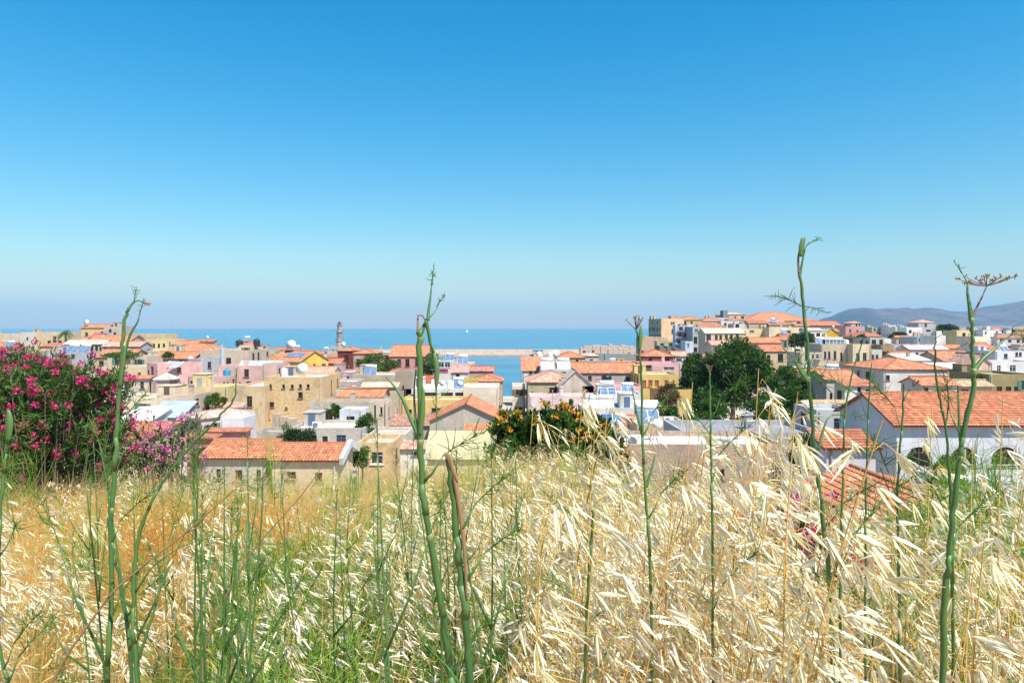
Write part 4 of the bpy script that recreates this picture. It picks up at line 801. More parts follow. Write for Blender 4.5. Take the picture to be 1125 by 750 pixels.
# the two nearest houses on the right
H_('long_white', 'long white building with orange tile roof and three arched openings at the right', 985, 1230, 466, 50, 'gable', 433, wall=P_((.70, .68, .70), .15), rc=T1, near=True, slope=22.5, oh=.42, D=8.6, name='long_house', wins=[(1010, 502, 28, 23, 'dA'), (1058, 502, 28, 23, 'dA'), (1105, 502, 32, 23, 'dA'), (1155, 502, 30, 23, 'dA')])
H_('front_small', 'small ochre house with orange tile roof closest to the field on the right', 954, 1100, 573, 26.3, 'gable_end', D=6.2, wall=P_((.58, .40, .14), .6), rc=T2, near=True, slope=15.5, oh=.3, name='small_house')
H_('lavender_annex', 'whitewashed annex with little tile roof between the small ochre house and the long white building', 908, 962, 492, 41, 'shed', 473, wall=P_((.62, .60, .66), .15), rc=T2, near=True, slope=17)
H_('grey_court', 'pale grey courtyard wall house left of the long white building', 897, 945, 450, 62, D=5, wall=P_((.55, .55, .55), .5), rc=(.5, .5, .5))
H_('lower_right', 'low whitewashed house with balcony rail in front of the arched openings', 1040, 1240, 528, 44, D=3.5, wall=P_((.68, .68, .70), .3), rc=(.7, .7, .7), wins=[(1090, 545, 30, 12), (1130, 545, 20, 12)])
# ------------------------------------------------------------------ harbour works, old walls, lighthouse
HARB = S_((0.58, 0.43, 0.32), 2.0)
bw = empty('breakwater', (-30, 490, -3)); tag(bw, 'long straight stone breakwater wall closing the harbour', 'breakwater')
m = MB(); m.box((0, 3, 4.9 - 0.3), (190, 5, 4.6 + .8)); m.build('sea_wall', HARB, bw)
m = MB(); m.box((2, -3.0, 2.2), (196, 6.9, 4.0)); m.build('quay', P_((0.58, 0.50, 0.42), .4), bw)
m = MB(); m.box((84, -6.0, 2.0), (60, 9, 4.2)); m.build('landing', P_((0.62, 0.52, 0.38), .4), bw)
for i in range(7):
    m = MB(); m.box((-80 + 24 * i, -3.5, 4.4), (0.7, 0.7, 0.9)); m.build('bollard', paint((.2, .2, .2)), bw)
p = px(591, 383, 484)
hut = empty('harbour_hut', (p.x, 484, 1.1)); tag(hut, 'small white hut on the breakwater at the harbour mouth', 'hut')
m = MB(); m.box((0, 0, 1.6), (7, 4, 3.2)); m.build('wall', P_(WHITE, .2), hut)
m = MB(); m.box((0, 0, 3.35), (8, 5, 0.3)); m.build('roof', P_((.7, .6, .5)), hut)
m = MB(); m.box((-1.2, -2.03, 1.2), (1.4, .1, 2)); m.box((1.6, -2.03, 1.5), (1.2, .1, 1.0)); m.build('door', paint((.1, .1, .12)), hut)

# lighthouse
LX = (373 - CX) * 480 / F
lh = empty('lighthouse', (LX, 480, 2.0)); tag(lh, 'slender old stone lighthouse with ringed galleries and small lantern', 'lighthouse')
LST = S_((0.50, 0.42, 0.34), 1.4)
m = MB(); m._lathe([(2.9, 0), (2.55, 2.5), (2.3, 8.2), (2.75, 8.6), (2.75, 9.1), (2.2, 9.1)], 8, (0, 0, 0), 0); m.build('lower_shaft', LST, lh)
m = MB(); m._lathe([(2.0, 9.1), (1.85, 14.2), (2.4, 14.7), (2.4, 15.2), (1.7, 15.2)], 16, (0, 0, 0), 0); m.build('middle_shaft', S_((0.36, 0.31, 0.27), 1.2), lh)
m = MB(); m._lathe([(1.6, 15.2), (1.45, 19.0), (2.0, 19.5), (2.0, 19.9), (1.3, 19.9)], 16, (0, 0, 0), 0); m.build('upper_shaft', LST, lh)
for z, r in ((9.1, 2.7), (15.2, 2.35), (19.9, 1.95)):
    m = MB()
    for k in range(16):
        an = 2 * math.pi * k / 16; m.box((r * math.cos(an), r * math.sin(an), z + .45), (.06, .06, .9))
    m.tube([(r * math.cos(2 * math.pi * k / 16), r * math.sin(2 * math.pi * k / 16), z + .92) for k in range(17)], .05, 5); m.build('gallery_railing', paint((.12, .12, .12)), lh)
m = MB(); m._lathe([(1.0, 19.9), (1.0, 21.6)], 10, (0, 0, 0), 0); m.build('lantern', glass_dark((.05, .09, .10)), lh)
m = MB(); m._lathe([(1.2, 21.6), (1.0, 22.1), (.5, 22.7), (.1, 22.9), (.06, 23.9), (0.02, 24.0)], 10, (0, 0, 0), 0); m.build('lantern_roof', paint((.10, .14, .15)), lh)
for z in (5.0, 12, 17.4):
    m = MB(); m.box((0, -2.3 + z * .05, z), (.5, .5, 1.0)); m.build('window', glass_dark(), lh)
fb = empty('harbour_fort', ((367.5 - CX) * 478 / F, 474, 0.5)); tag(fb, 'little stone fort block at the foot of the lighthouse', 'fort')
m = MB(); m.box((0, 0, 2.6), (6, 8, 5.2)); m.box((.6, 0, 5.9), (4, 5, 1.6))
for k in range(4): m.box((-2.5 + 1.66 * k, -3.8, 5.45), (.9, .4, .7))
m.build('wall', S_((.40, .36, .32), 1.2), fb)
m = MB(); m.box((0.5, -4.02, 1.5), (1.4, .1, 2.4)); m.build('door', paint((.08, .06, .05)), fb)
m = MB(); m.box((1.2, -4.03, 4.0), (.9, .1, 1.1)); m.build('window', glass_dark(), fb)

def broken_wall(name, label, cat, pts, Y, th, mat, step=2.0, jag=0.8, seed=1, holes=0):
    """irregular masonry following a list of (u, v_top) at distance Y"""
    r = random.Random(seed); us = [p_[0] for p_ in pts]; x0 = (us[0] - CX) * Y / F; x1 = (us[-1] - CX) * Y / F
    n = max(3, int((x1 - x0) / step)); m = MB(); tops = []
    for i in range(n):
        u = us[0] + (us[-1] - us[0]) * (i + .5) / n; tops.append(CZ - (np.interp(u, us, [q_[1] for q_ in pts]) - HV) * Y / F + r.uniform(-jag, jag * .3))
    zb = min(gz(x0, Y), gz(x1, Y), gz((x0 + x1) / 2, Y)) - 1.5
    o = empty(name, ((x0 + x1) / 2, Y, zb)); tag(o, label, cat); c = (x0 + x1) / 2
    for i in range(n):
        a = x0 + (x1 - x0) * i / n - c; b = x0 + (x1 - x0) * (i + 1) / n - c
        m.box(((a + b) / 2, r.uniform(-.2, .2), (tops[i] - zb) / 2), (b - a - .002, th + r.uniform(-.3, .3), tops[i] - zb))
    m.build('masonry', mat, o)
    for k in range(holes):
        q_ = MB(); hx = r.uniform(x0, x1) - c; hz_ = min(tops) - zb - r.uniform(1.2, 2.4); q_.box((hx, -th / 2 - .22, hz_), (r.uniform(.9, 1.6), .1, r.uniform(1, 1.8))); q_.build('opening', paint((.05, .04, .035), .9), o)
    return o
broken_wall('fort_ruin', 'ruined brown sea fort walls at the right side of the harbour mouth', 'ruin', [(637, 381), (645, 379), (668, 378), (690, 379.5), (704, 382)], 420, 6, S_((.58, .39, .28), 1.6), 2.5, .9, 3, 8)
broken_wall('fort_ruin', 'lower broken stone wall in front of the ruined sea fort', 'ruin', [(668, 383), (680, 381), (700, 384), (712, 386)], 380, 4, S_((.58, .42, .32), 1.6), 2.5, .8, 4, 4)
broken_wall('quay_wall', 'dark low quay wall under the ruined sea fort', 'wall', [(655, 388), (700, 389)], 360, 3, S_((.26, .25, .22), 1.6), 4, .1, 5)
broken_wall('city_wall', 'high old brown masonry city wall below the tall cream house', 'wall', [(700, 371), (707, 369.5), (727, 369), (729, 370)], 296, 5, S_((.54, .34, .22), 1.8), 2.2, .5, 6)
broken_wall('rock_bank', 'dark rocky bank with old masonry under the flats on the right hill', 'rock bank', [(722, 376), (730, 379), (742, 381), (756, 383), (768, 387)], 262, 8, S_((.20, .15, .11), 1.5), 1.4, 1.6, 7)
broken_wall('rock_bank', 'lower slope of dark stone behind the dark red walled house', 'rock bank', [(716, 387), (735, 386), (755, 388)], 225, 8, S_((.24, .18, .14), 1.5), 1.4, 1.2, 8)
broken_wall('garden_wall', 'weathered grey masonry wall with gaps right of the ivy', 'wall', [(398, 474), (412, 479), (424, 486)], 70, 1.0, S_((.42, .36, .30)), 1.0, .35, 9)
broken_wall('garden_wall', 'crumbling pale wall in front of the white flat roof with ivy', 'wall', [(300, 452), (322, 458), (340, 462), (352, 466)], 90, .9, S_((.48, .38, .27)), 1.0, .5, 10)

# ------------------------------------------------------------------ things standing on the roofs
BLUEP = glass_dark((.10, .16, .25), .2)
def solar_heater(pos, label, rz=0.0, sc=1.0, group='solar water heaters on the roofs', tank_c=(.75, .75, .74), white=False):
    o = empty('solar_water_heater', pos, rz); o.scale = (sc,) * 3; tag(o, label, 'solar heater', group)
    ang = R(42)
    for s in (-.55, .55):
        m = MB(); m.box((s, 0, .75), (1.02, .08, 1.9), 0, 0, -(math.pi / 2 - ang)); p_ = m.build('panel', BLUEP if not white else paint((.62, .70, .80), .3), o)
        f = MB(); 
        for dx, dz, w_, h_ in ((0, .95, 1.08, .06), (0, -.95, 1.08, .06), (.53, 0, .05, 1.95), (-.53, 0, .05, 1.95)):
            f.box((dx, -.03, dz), (w_, .12, h_))
        fo = f.build('panel_frame', paint((.6, .6, .62), .4, .6), p_); fo.location = (s, 0, .75); fo.rotation_euler = (-(math.pi / 2 - ang), 0, 0)
    m = MB(); m.tube([(-1.0, .85, 1.75), (-.97, .85, 1.75), (.97, .85, 1.75), (1.0, .85, 1.75)], [.2, .3, .3, .2], 14); m.build('tank', paint(tank_c, .35), o, True)
    m = MB()
    for s in (-.9, .9): m.tube([(s, .85, 0), (s, .85, 1.5)], .03, 6); m.tube([(s, -.7, 0), (s, .85, 1.4)], .03, 6)
    m.build('stand', paint((.4, .4, .42), .5, .5), o); return o
def dish(pos, label, r=.5, rz=0.0, group='satellite dishes on the roofs'):
    o = empty('satellite_dish', pos, rz); tag(o, label, 'satellite dish', group)
    m = MB(); prof = [(.02, 0)] + [(r * k / 6, .5 * r * (k / 6) ** 2) for k in range(1, 7)]; m._lathe(prof, 18, (0, 0, 0), 0)
    b = m.build('bowl', paint((.78, .77, .75), .5), o, True); b.location = (0, -.1, 1.0 + r * .3); b.rotation_euler = (R(62), 0, 0)
    m = MB(); m.tube([(0, 0, 0), (0, 0, 1.0 + r * .3)], .035, 6); m.build('mast', paint((.3, .3, .3), .5), o)
    m = MB(); m.tube([(0, -.1, 1.0 + r * .1), (0, -.2 - r * .9, 1.15 + r * .55)], .018, 5); m.box((0, -.2 - r * .9, 1.17 + r * .55), (.09, .12, .09)); m.build('feed_arm', paint((.3, .3, .3), .5), o); return o
def tank(pos, label, c=(.72, .72, .72), r=.5, h=1.1, group=None):
    o = empty('water_tank', pos); tag(o, label, 'water tank', group); m = MB(); prof = [(r, 0)]
    for k in range(5): prof += [(r * 1.03, h * (k + .3) / 5), (r * .98, h * (k + .8) / 5)]
    prof += [(r, h), (r * .75, h * 1.18), (r * .3, h * 1.25)]; m._lathe(prof, 18, (0, 0, 0), 0); m.build('body', paint(c, .4), o, True)
    m = MB(); m._lathe([(r * .32, h * 1.24), (r * .32, h * 1.32), (r * .1, h * 1.34)], 12, (0, 0, 0), 0); m.build('lid', paint(mul(c, .7), .4), o); return o
def antenna(pos, label, h=3.0, rz=0.0, group='television antennas on the roofs'):
    o = empty('antenna', pos, rz); tag(o, label, 'antenna', group); m = MB(); m.tube([(0, 0, -.3), (0, 0, h)], .03, 5); m.build('mast', paint((.35, .35, .36), .5, .5), o)
    m = MB(); m.tube([(-.7, 0, h - .1), (.7, 0, h - .1)], .015, 4)
    for k in range(7): x = -.65 + 1.3 * k / 6; L_ = .5 - .04 * k; m.tube([(x, -L_, h - .1), (x, L_, h - .1)], .01, 4)
    m.build('aerial', paint((.45, .45, .46), .5, .5), o); return o
def ac_unit(pos, label, rz=0.0):
    o = empty('air_conditioner', pos, rz); tag(o, label, 'air conditioner'); m = MB(); m.box((0, 0, .45), (1.0, .45, .75)); m.build('casing', paint((.7, .7, .68), .5), o)
    m = MB(); m._lathe([(.3, 0), (.3, .02), (.05, .03)], 16, (0, 0, 0), 0); f = m.build('fan_grille', paint((.15, .15, .15), .5), o); f.location = (-.15, -.23, .45); f.rotation_euler = (R(90), 0, 0)
    m = MB(); m.box((-.35, 0, .04), (.08, .5, .08)); m.box((.35, 0, .04), (.08, .5, .08)); m.build('foot', paint((.2, .2, .2)), o); return o

solar_heater(spot('tank_house', .22, .25), 'left of two big solar water heaters on the flat white harbour house', sc=1.25, white=True)
solar_heater(spot('tank_house', .72, .25), 'right of two big solar water heaters on the flat white harbour house', sc=1.25, white=True)
tank(spot('back_flat', .25, .4), 'left white water tank at the quay behind the solar heaters', r=.8, h=1.7)
tank(spot('back_flat', .68, .4), 'right white water tank at the quay behind the solar heaters', r=.8, h=1.7)
dish(spot('back_flat', .9, .6), 'large white satellite dish right of the two quay water tanks', 1.1)
tank(spot('pink_terrace', .43, .3), 'black water tank on the pink painted terrace', (.015, .015, .017), .9, 1.8)
solar_heater(spot('white_railed', .27, .45), 'solar water heater on the white railed house below the black tank', tank_c=(.78, .78, .76), sc=1.1)
solar_heater(spot('white_railed', .75, .5), 'solar water heater at the right end of the white railed house', tank_c=(.78, .78, .76), sc=.95)
solar_heater(spot('panel_house', .18, .15), 'left solar heater with tall blue grey panels above the orange flowered tree', sc=.95, white=True)
solar_heater(spot('panel_house', .42, .15), 'right solar heater with tall blue grey panels above the orange flowered tree', sc=.95, white=True)
solar_heater(spot('white_slab', .36, .2), 'solar heater with lilac blue panel on the white slab roof', sc=1.1)
solar_heater(spot('white_left', .55, .2), 'left solar heater on the flat white house below the palm', sc=1.2); solar_heater(spot('white_left', .82, .2), 'right solar heater on the flat white house below the palm', sc=1.2)
solar_heater(spot('skylight_house', .4, .3), 'dark solar heater lying between the two orange roofs right of the tall fennel', sc=1.2)
solar_heater(spot('glass_terrace', .7, .7), 'solar heater behind the glazed roof terrace left of the harbour')
solar_heater(spot('roof_clutter', .55, .3), 'solar heater among white roof boxes left of the harbour', sc=1.2)
solar_heater(spot('white_right', .5, .4), 'solar heater on the white house at the right edge')
solar_heater(spot('big_cream', .15, .3), 'solar heater at the left end of the big cream building')
solar_heater(spot('low_deck', .3, .4), 'solar heater on the cluttered cream roof left of the big tree')
solar_heater(spot('white_terrace', .82, .55), 'solar heater with white tank on the white flat terrace roof')
dish(spot('white_terrace', .60, .15), 'white satellite dish at the middle of the white terrace roof', .55)
dish(spot('white_terrace', .88, .12), 'white satellite dish at the right end of the white terrace roof', .55)
dish(spot('yellow_gable', .28, .48), 'round white satellite dish on the roof ridge of the yellow gable house', 1.15)
dish(spot('ochre_tall', .55, .3), 'round white satellite dish on the tall ochre stone building', .95)
dish(spot('maroon', .25, .2), 'small white satellite dish beside the dark maroon house', .7)
dish(spot('brick_flat', .3, .7), 'small grey satellite dish on the long white roof near the field', .4)
dish(spot('balcony_dark', .85, .2), 'white satellite dish on the shaded balcony house', .7)
dish(spot('hill_old', .15, .2), 'satellite dish in front of the old hilltop house', .9)
tank(spot('penthouse', -.25, .4), 'dark roof tank left of the small white penthouse', (.03, .03, .035), .9, 1.3); tank(spot('penthouse', 1.12, .4), 'dark roof tank right of the small white penthouse', (.03, .03, .035), .8, 1.5)
tank(spot('white_terrace', .70, .4), 'white cylindrical water tank on the white flat terrace roof', r=.7, h=1.3)
tank(spot('ochre_tall', .1, .6), 'pale water tank at the left corner of the ochre stone roof', r=.5)
tank(spot('pink_flat', .75, .4), 'blue green water tank on the low pink flat house', (.05, .25, .35), .6, 1.1)
tank(spot('big_cream_wing', .3, .5), 'white water tank on the bright cream wing', r=.6)
for s_, fx, fy, h_, lb in (('hill_white', .5, .4, 3, 'antenna on the white cubes of the right skyline'), ('barracks', .55, .5, 3.5, 'antenna on the long orange skyline roof'), ('ochre_tall', .9, .4, 2.6, 'antenna at the right corner of the ochre stone building'),
        ('pink_block', .3, .5, 2.6, 'antenna on the pale pink house'), ('white_terrace', .2, .5, 2.4, 'antenna at the left of the white terrace roof'), ('stripe_wall', .5, .5, 2.8, 'antenna above the pale pink striped wall'), ('roof_garden', .3, .6, 2.2, 'antenna on the pink roof terrace'),
        ('stone_ruin', .45, .2, 4, 'antenna on the stone building with three square openings'), ('orange_sea', .03, .3, 9, 'tall thin white mast rising above the sea at the left'), ('white_right', .2, .5, 2.6, 'antenna on the white house at the right edge'), ('tank_house', .5, .6, 3, 'antenna between the two big solar heaters'),
        ('flats_grey', .5, .3, 3, 'antenna on the grey block of flats'), ('hip_big', .6, .5, 2.2, 'antenna on the big orange hip roof'), ('cream_row', .55, .4, 2.4, 'antenna on the row of cream houses'), ('panel_house', .75, .5, 2.4, 'antenna on the white house with two tall panels'), ('ivy_house', .7, .5, 2.2, 'antenna on the white roof above the ivy')):
    antenna(spot(s_, fx, fy), lb, h_, rnd.uniform(0, 3))
ac_unit(spot('brick_flat', .1, .2), 'air conditioner at the left end of the long white roof'); ac_unit(spot('ivy_house', .3, .3), 'air conditioner on the white flat roof above the ivy')
ac_unit(spot('white_terrace', .1, .3), 'air conditioner at the left of the white terrace roof'); ac_unit(spot('low_deck', .7, .4), 'air conditioner on the cluttered cream roof left of the big tree')
ac_unit(spot('tarp_house', 1.05, .0) + Vector((0, -.6, -2)), 'air conditioner beside the striped orange roof')
# flat panels lying on roofs
def roof_panels(short, fxs, fy, tilt, size, label, cat, mat=BLUEP):
    h = HS[short]; p0 = spot(short, fxs[0], fy); o = empty(cat.replace(' ', '_'), p0, h['yaw']); tag(o, label, cat); o.location.z += .12
    for fx in fxs:
        x = (fx - fxs[0]) * h['W']
        m = MB(); m.box((x, 0, 0), (size[0], size[1], .06), 0, 0, tilt); g = m.build('panel', mat, o)
        m = MB(); f = .05
        for a, b, c, d in ((0, size[1] / 2, size[0] + .1, f), (0, -size[1] / 2, size[0] + .1, f), (size[0] / 2, 0, f, size[1]), (-size[0] / 2, 0, f, size[1])): m.box((a, b, 0), (c, d, .1))
        q_ = m.build('panel_frame', paint((.6, .6, .62), .4, .6), g); q_.rotation_euler = (tilt, 0, 0); q_.location = (x, 0, 0)
roof_panels('yellow_gable', (.40, .54, .68, .82), .27, R(24), (1.25, 2.0), 'row of four flat solar panels on the mustard yellow house roof', 'solar array')
roof_panels('array_house', (.06, .16, .26, .36, .46), .25, R(35), (1.3, 2.0), 'long raised row of solar panels right of the harbour', 'solar array')
roof_panels('pink_corner', (.5, .9, 1.3, 1.7), .3, R(30), (1.0, 2.2), 'row of pale tilted panels on the deep pink corner house', 'roof sheets', paint((.55, .62, .70), .3))
roof_panels('glass_flat', (.15, .36, .57, .78), .2, R(25), (1.3, 2.0), 'row of four glass skylights left of the big pink house', 'skylights', paint((.42, .52, .58), .2))
roof_panels('pink_block', (.18, .34, .5, .66, .8), .9, R(38), (1.5, 2.4), 'row of blue grey metal sheets behind the pale pink house', 'roof sheets', paint((.42, .48, .56), .35))

# blue tarpaulin lying over the striped roof
h = HS['tarp_house']; tb = MB(); rr = random.Random(5); NX, NY = 18, 8
grid = []
for j in range(NY + 1):
    for i in range(NX + 1):
        a, b = i / NX, j / NY; fx = -.12 + .62 * a; fy = .15 + .85 * b - .25 * (1 - a)
        p_ = spot('tarp_house', fx, max(.02, min(.98, fy))); grid.append(p_ + Vector((0, 0, .18 + .22 * math.sin(math.pi * b) * (.3 + a * .7) + .06 * math.sin(9 * a + 5 * b) + rr.uniform(0, .05))))
for j in range(NY):
    for i in range(NX):
        k = j * (NX + 1) + i; tb.face([grid[k], grid[k + 1], grid[k + NX + 2], grid[k + NX + 1]])
to = tb.build('tarpaulin', paint((.01, .16, .46), .4), None, True); tag(to, 'bright blue tarpaulin crumpled over the striped orange roof', 'tarpaulin')
md = to.modifiers.new('thick', 'SOLIDIFY'); md.thickness = .03

# terrace railing, pergola, glass room and a few poles
def railing(name, label, A, B, h_=1.0, c=(.6, .6, .62)):
    o = empty(name, A); tag(o, label, 'railing'); d = Vector(B) - Vector(A); n = max(2, int(d.length / .9)); m = MB()
    for z in (h_ * .5, h_): m.tube([(0, 0, z), tuple(d + Vector((0, 0, z)))], .025, 5)
    m.build('handrail', paint(c), o)
    for k in range(n + 1): m = MB(); q_ = d * (k / n); m.tube([tuple(q_), tuple(q_ + Vector((0, 0, h_)))], .022, 5); m.build('post', paint(c), o)
railing('terrace_railing', 'thin railing along the white terrace below the black tank', spot('white_railed', .05, .03) + Vector((0, 0, .4)), spot('white_railed', .95, .03) + Vector((0, 0, .4)))
railing('terrace_railing', 'railing on the roof garden of the yellow house', spot('yellow_orange', .05, .03) + Vector((0, 0, .4)), spot('yellow_orange', .95, .03) + Vector((0, 0, .4)), c=(.5, .4, .3))
railing('terrace_railing', 'balcony rail in front of the arched openings on the right', spot('lower_right', .02, .04) + Vector((0, 0, .4)), spot('lower_right', .5, .04) + Vector((0, 0, .4)), c=(.55, .56, .58))
gs = empty('glass_room', spot('big_cream', .55, .35), R(-6)); tag(gs, 'white framed glass room on the roof of the big cream building', 'glass room')
m = MB(); m.box((0, 0, .75), (4.4, 2.8, 1.4)); m.build('glazing', glass_dark((.16, .2, .22)), gs)
m = MB()
for k in range(6): m.box((-2.2 + 4.4 * k / 5, -1.42, .75), (.12, .08, 1.5))
m.box((0, 0, 1.53), (4.8, 3.2, .16)); m.build('frame', paint((.72, .72, .70)), gs)
def pole(u, vb, vt, Y, label, r=.1, c=(.42, .41, .40), name='pole'):
    a = px(u, vb, Y); b = px(u, vt, Y); zb = min(a.z, gz(a.x, Y) - .3); o = empty(name, (a.x, Y, zb)); tag(o, label, 'pole'); m = MB(); m.tube([(0, 0, 0), (0, 0, b.z - zb)], [r, r * .7], 8); m.build('shaft', paint(c), o)
    m = MB(); m.box((0, 0, b.z - zb - .5), (1.4, .1, .1)); m.build('crossarm', paint((.2, .15, .1)), o)
pole(234, 445, 404, 108, 'grey utility pole in front of the pale pink house', .16)
pole(244.5, 402, 382, 160, 'fat grey vent pipe on the stone building', .75, (.40, .42, .46), 'vent_pipe')
pole(1005, 392, 372, 210, 'thin utility pole among the right hand roofs', .12)
pole(607, 447, 428, 100, 'thin pole on the pale pink striped wall', .08, (.5, .3, .3))

# low houses that fill the blocks between the houses above
CN = [('tan', P_((.46, .35, .23), .8)), ('rose', P_((.56, .33, .28), .6)), ('white', P_(WHITE, .6)), ('cream', P_(CREAM, .6)), ('pink', P_(PPINK, .5)), ('ochre', P_(OCHRE, .5)), ('grey', P_((.48, .46, .44), .7)), ('beige', P_(BEIGE, .7)), ('stone', S_((.46, .37, .28)))]
RN = [('flat', FLATC, 'flat roofed'), ('gable', T2, 'red roofed'), ('gable', T1, 'orange roofed'), ('shed', T2, 'lean-to roofed'), ('hip', T3, 'pale tiled'), ('gable', T5, 'dark tiled')]
def head(lb):
    out = []
    for w_ in lb.split():
        if w_ in ('with', 'of', 'in', 'on', 'behind', 'beside', 'below', 'under', 'above', 'right', 'left', 'between', 'over', 'whose', 'joined', 'carrying', 'hung', 'at', 'among', 'just', 'right', 'half', 'alone', 'hidden', 'peeps', 'crowded', 'across', 'along', 'left.') and len(out) > 1: break
        out.append(w_)
    return ' '.join(out[:4])
HIDDEN = set([83, 84, 85, 86, 87, 88, 89, 90, 92, 93, 94, 95, 97, 98, 99, 101, 103, 104, 105, 106, 107, 110, 111, 112, 113, 114, 115, 116, 117, 119, 121, 122, 124, 125, 126, 127, 128, 129, 130, 131, 132, 133, 134, 135, 136, 137, 138, 139, 140, 142, 143, 144, 145, 146, 148, 149, 151, 152, 153, 154, 155, 157, 159, 160, 162, 165, 166, 168, 169, 170, 172, 174, 175, 176, 177, 178, 180, 181, 182, 183, 184])      # wholly behind other houses
ri = random.Random(11); used = set(); named = [h_ for h_ in HS.values()]
KEEP = [(12.5, 29, 9, 6), ((820 - CX) * 112 / F, 112, 8, 7), ((625 - CX) * 22 / F, 22, 4, 4)]
cand = [(x_, y_) for y_ in np.arange(62, 330, 7.0) for x_ in np.arange(-.82 * y_, .86 * y_, 7.5)]
ri.shuffle(cand); nin = 0
for x_, y_ in cand:
    if nin >= 185: break
    x_ += ri.uniform(-2, 2); y_ += ri.uniform(-2, 2); w_ = ri.uniform(4.2, 8.0); d_ = ri.uniform(4, 7); g = gz(x_, y_ + d_ / 2)
    if g < 1.0 or any(gz(x_ + sx * w_ / 2, y_ + sy) < 1.0 for sx in (-1, 1) for sy in (0, d_)): continue
    if any(abs(x_ - fx) < w_ / 2 + hx - .4 and abs(y_ + d_ / 2 - fy) < d_ / 2 + hy - .4 for fx, fy, hx, hy in FOOT + KEEP): continue
    if -9 < x_ < 7 and y_ > 110: continue
    uu = CX + x_ * F / y_
    if (728 < uu + 20 and uu - 20 < 905 and y_ < 120) or (560 < uu < 700 and y_ < 70) or (185 < uu < 440 and y_ < 88): continue
    top = g + ri.uniform(2.7, 5.0); ve = HV + (CZ - top) * F / y_; u = CX + x_ * F / y_
    nb = min(named, key=lambda h_: (h_['X'] - x_) ** 2 + (h_['Y'] + h_['D'] / 2 - y_ - d_ / 2) ** 2)
    dx, dy = x_ - nb['X'], y_ - nb['Y']; rel = ('right of' if dx > 0 else 'left of') if abs(dx) > abs(dy) else ('behind' if dy > 0 else 'in front of')
    for t_ in range(12):
        (cn, wm), (rt, rc_, rn_) = ri.choice(CN), ri.choice(RN); lb = 'low %s %s house %s the %s' % (cn, rn_, rel, head(nb['label']))
        if lb not in used: break
    if lb in used: continue
    used.add(lb); nin += 1
    rj = random.Random(nin * 7 + 3)
    if nin in HIDDEN: FOOT.append((x_, y_ + d_ / 2, w_ / 2, d_ / 2)); continue
    house('in%d' % nin, lb, u - w_ / 2 * F / y_, u + w_ / 2 * F / y_, ve, y_, rt, D=d_, wall=wm, rc=rc_, auto=rj.choice(('d', 'd', 'w', 'b', 'gs')), slope=18 if rt != 'shed' else 9, yaw=rj.choice((0, 0, rj.uniform(-14, 14))), annex=rj.random() < .5)
    if y_ < 85: continue
    if rj.random() < .3: solar_heater(spot('in%d' % nin, .35, .4), 'solar heater on the ' + lb[4:])
    elif rj.random() < .35: antenna(spot('in%d' % nin, .4, .5), 'antenna on the ' + lb[4:], rj.uniform(1.8, 3), rj.uniform(0, 3))
    elif rj.random() < .3: dish(spot("in%d" % nin, .7, .3), "dish on the " + lb[4:], .5)

# distant small houses below the mountains
rf = random.Random(21); fm_ = MB()
FM = [P_((.70, .66, .62), .3), P_((.58, .46, .36), .3), P_((.46, .37, .28), .4), P_((.40, .40, .40), .3), tiles(T2, False, 2.0), P_((.62, .58, .54), .3), paint((.03, .03, .035), .5)]
for i in range(95):
    u = rf.uniform(952, 1165); t_ = rf.random() ** 1.2; Y = 240 + 1080 * t_; X = (u - CX) * Y / F; g = gz(X, Y + 5)
    if g < .5 or any(abs(X - fx) < 5 + hx and abs(Y + 4 - fy) < 5 + hy for fx, fy, hx, hy in FOOT): continue
    top = g + rf.uniform(4, 8); ve = HV + (CZ - top) * F / Y; lim = 362.5 if u > 1045 else 359
    if ve < lim: top = CZ - (lim - HV) * F ** -1 * Y
    if top < g + 2.5: continue
    w_, d_ = rf.uniform(7, 13), rf.uniform(7, 11); rz = rf.uniform(-.35, .35); h_ = top - g + 1; wi = rf.choice((0, 0, 0, 1, 1, 2, 3)); C_ = Vector((X, Y + d_ / 2, g - 1))
    fm_.box(C_ + Vector((0, 0, h_ / 2)), (w_, d_, h_), wi, rz); M_ = Matrix.Translation(C_) @ Matrix.Rotation(rz, 4, 'Z')
    if rf.random() < .45:
        e_ = .4; rr_ = d_ / 2 * .36
        P4 = [M_ @ Vector(p_) for p_ in ((-w_ / 2 - e_, -d_ / 2 - e_, h_), (w_ / 2 + e_, -d_ / 2 - e_, h_), (w_ / 2 + e_, d_ / 2 + e_, h_), (-w_ / 2 - e_, d_ / 2 + e_, h_), (-w_ / 2 + 1.5, 0, h_ + rr_), (w_ / 2 - 1.5, 0, h_ + rr_))]
        for q_ in ((0, 1, 5, 4), (2, 3, 4, 5), (1, 2, 5), (3, 0, 4), (3, 2, 1, 0)): fm_.face([P4[k] for k in q_], [((P4[k] - P4[0]).x, (P4[k] - P4[0]).y) for k in q_], 4)
    else:
        fm_.box(C_ + Vector((0, 0, h_ + .1)), (w_ + .3, d_ + .3, .3), 5, rz)
        if rf.random() < .5: q_ = M_ @ Vector((rf.uniform(-w_ / 4, w_ / 4), 0, h_ + 1.0)); fm_.box(q_, (2.5, 3, 2.2), wi, rz)
    for r_ in range(2):
        for k in range(3):
            if rf.random() < .75: q_ = M_ @ Vector((-w_ / 3 + w_ / 3 * k, -d_ / 2 - .02, h_ - 1.6 - 3 * r_)); fm_.box(q_, (rf.uniform(.9, 1.4), .1, rf.uniform(1.2, 2)), 6, rz)
tag(fm_.build('distant_houses', FM), 'mass of tiny far houses spread below the mountains on the right', 'houses', kind='stuff')
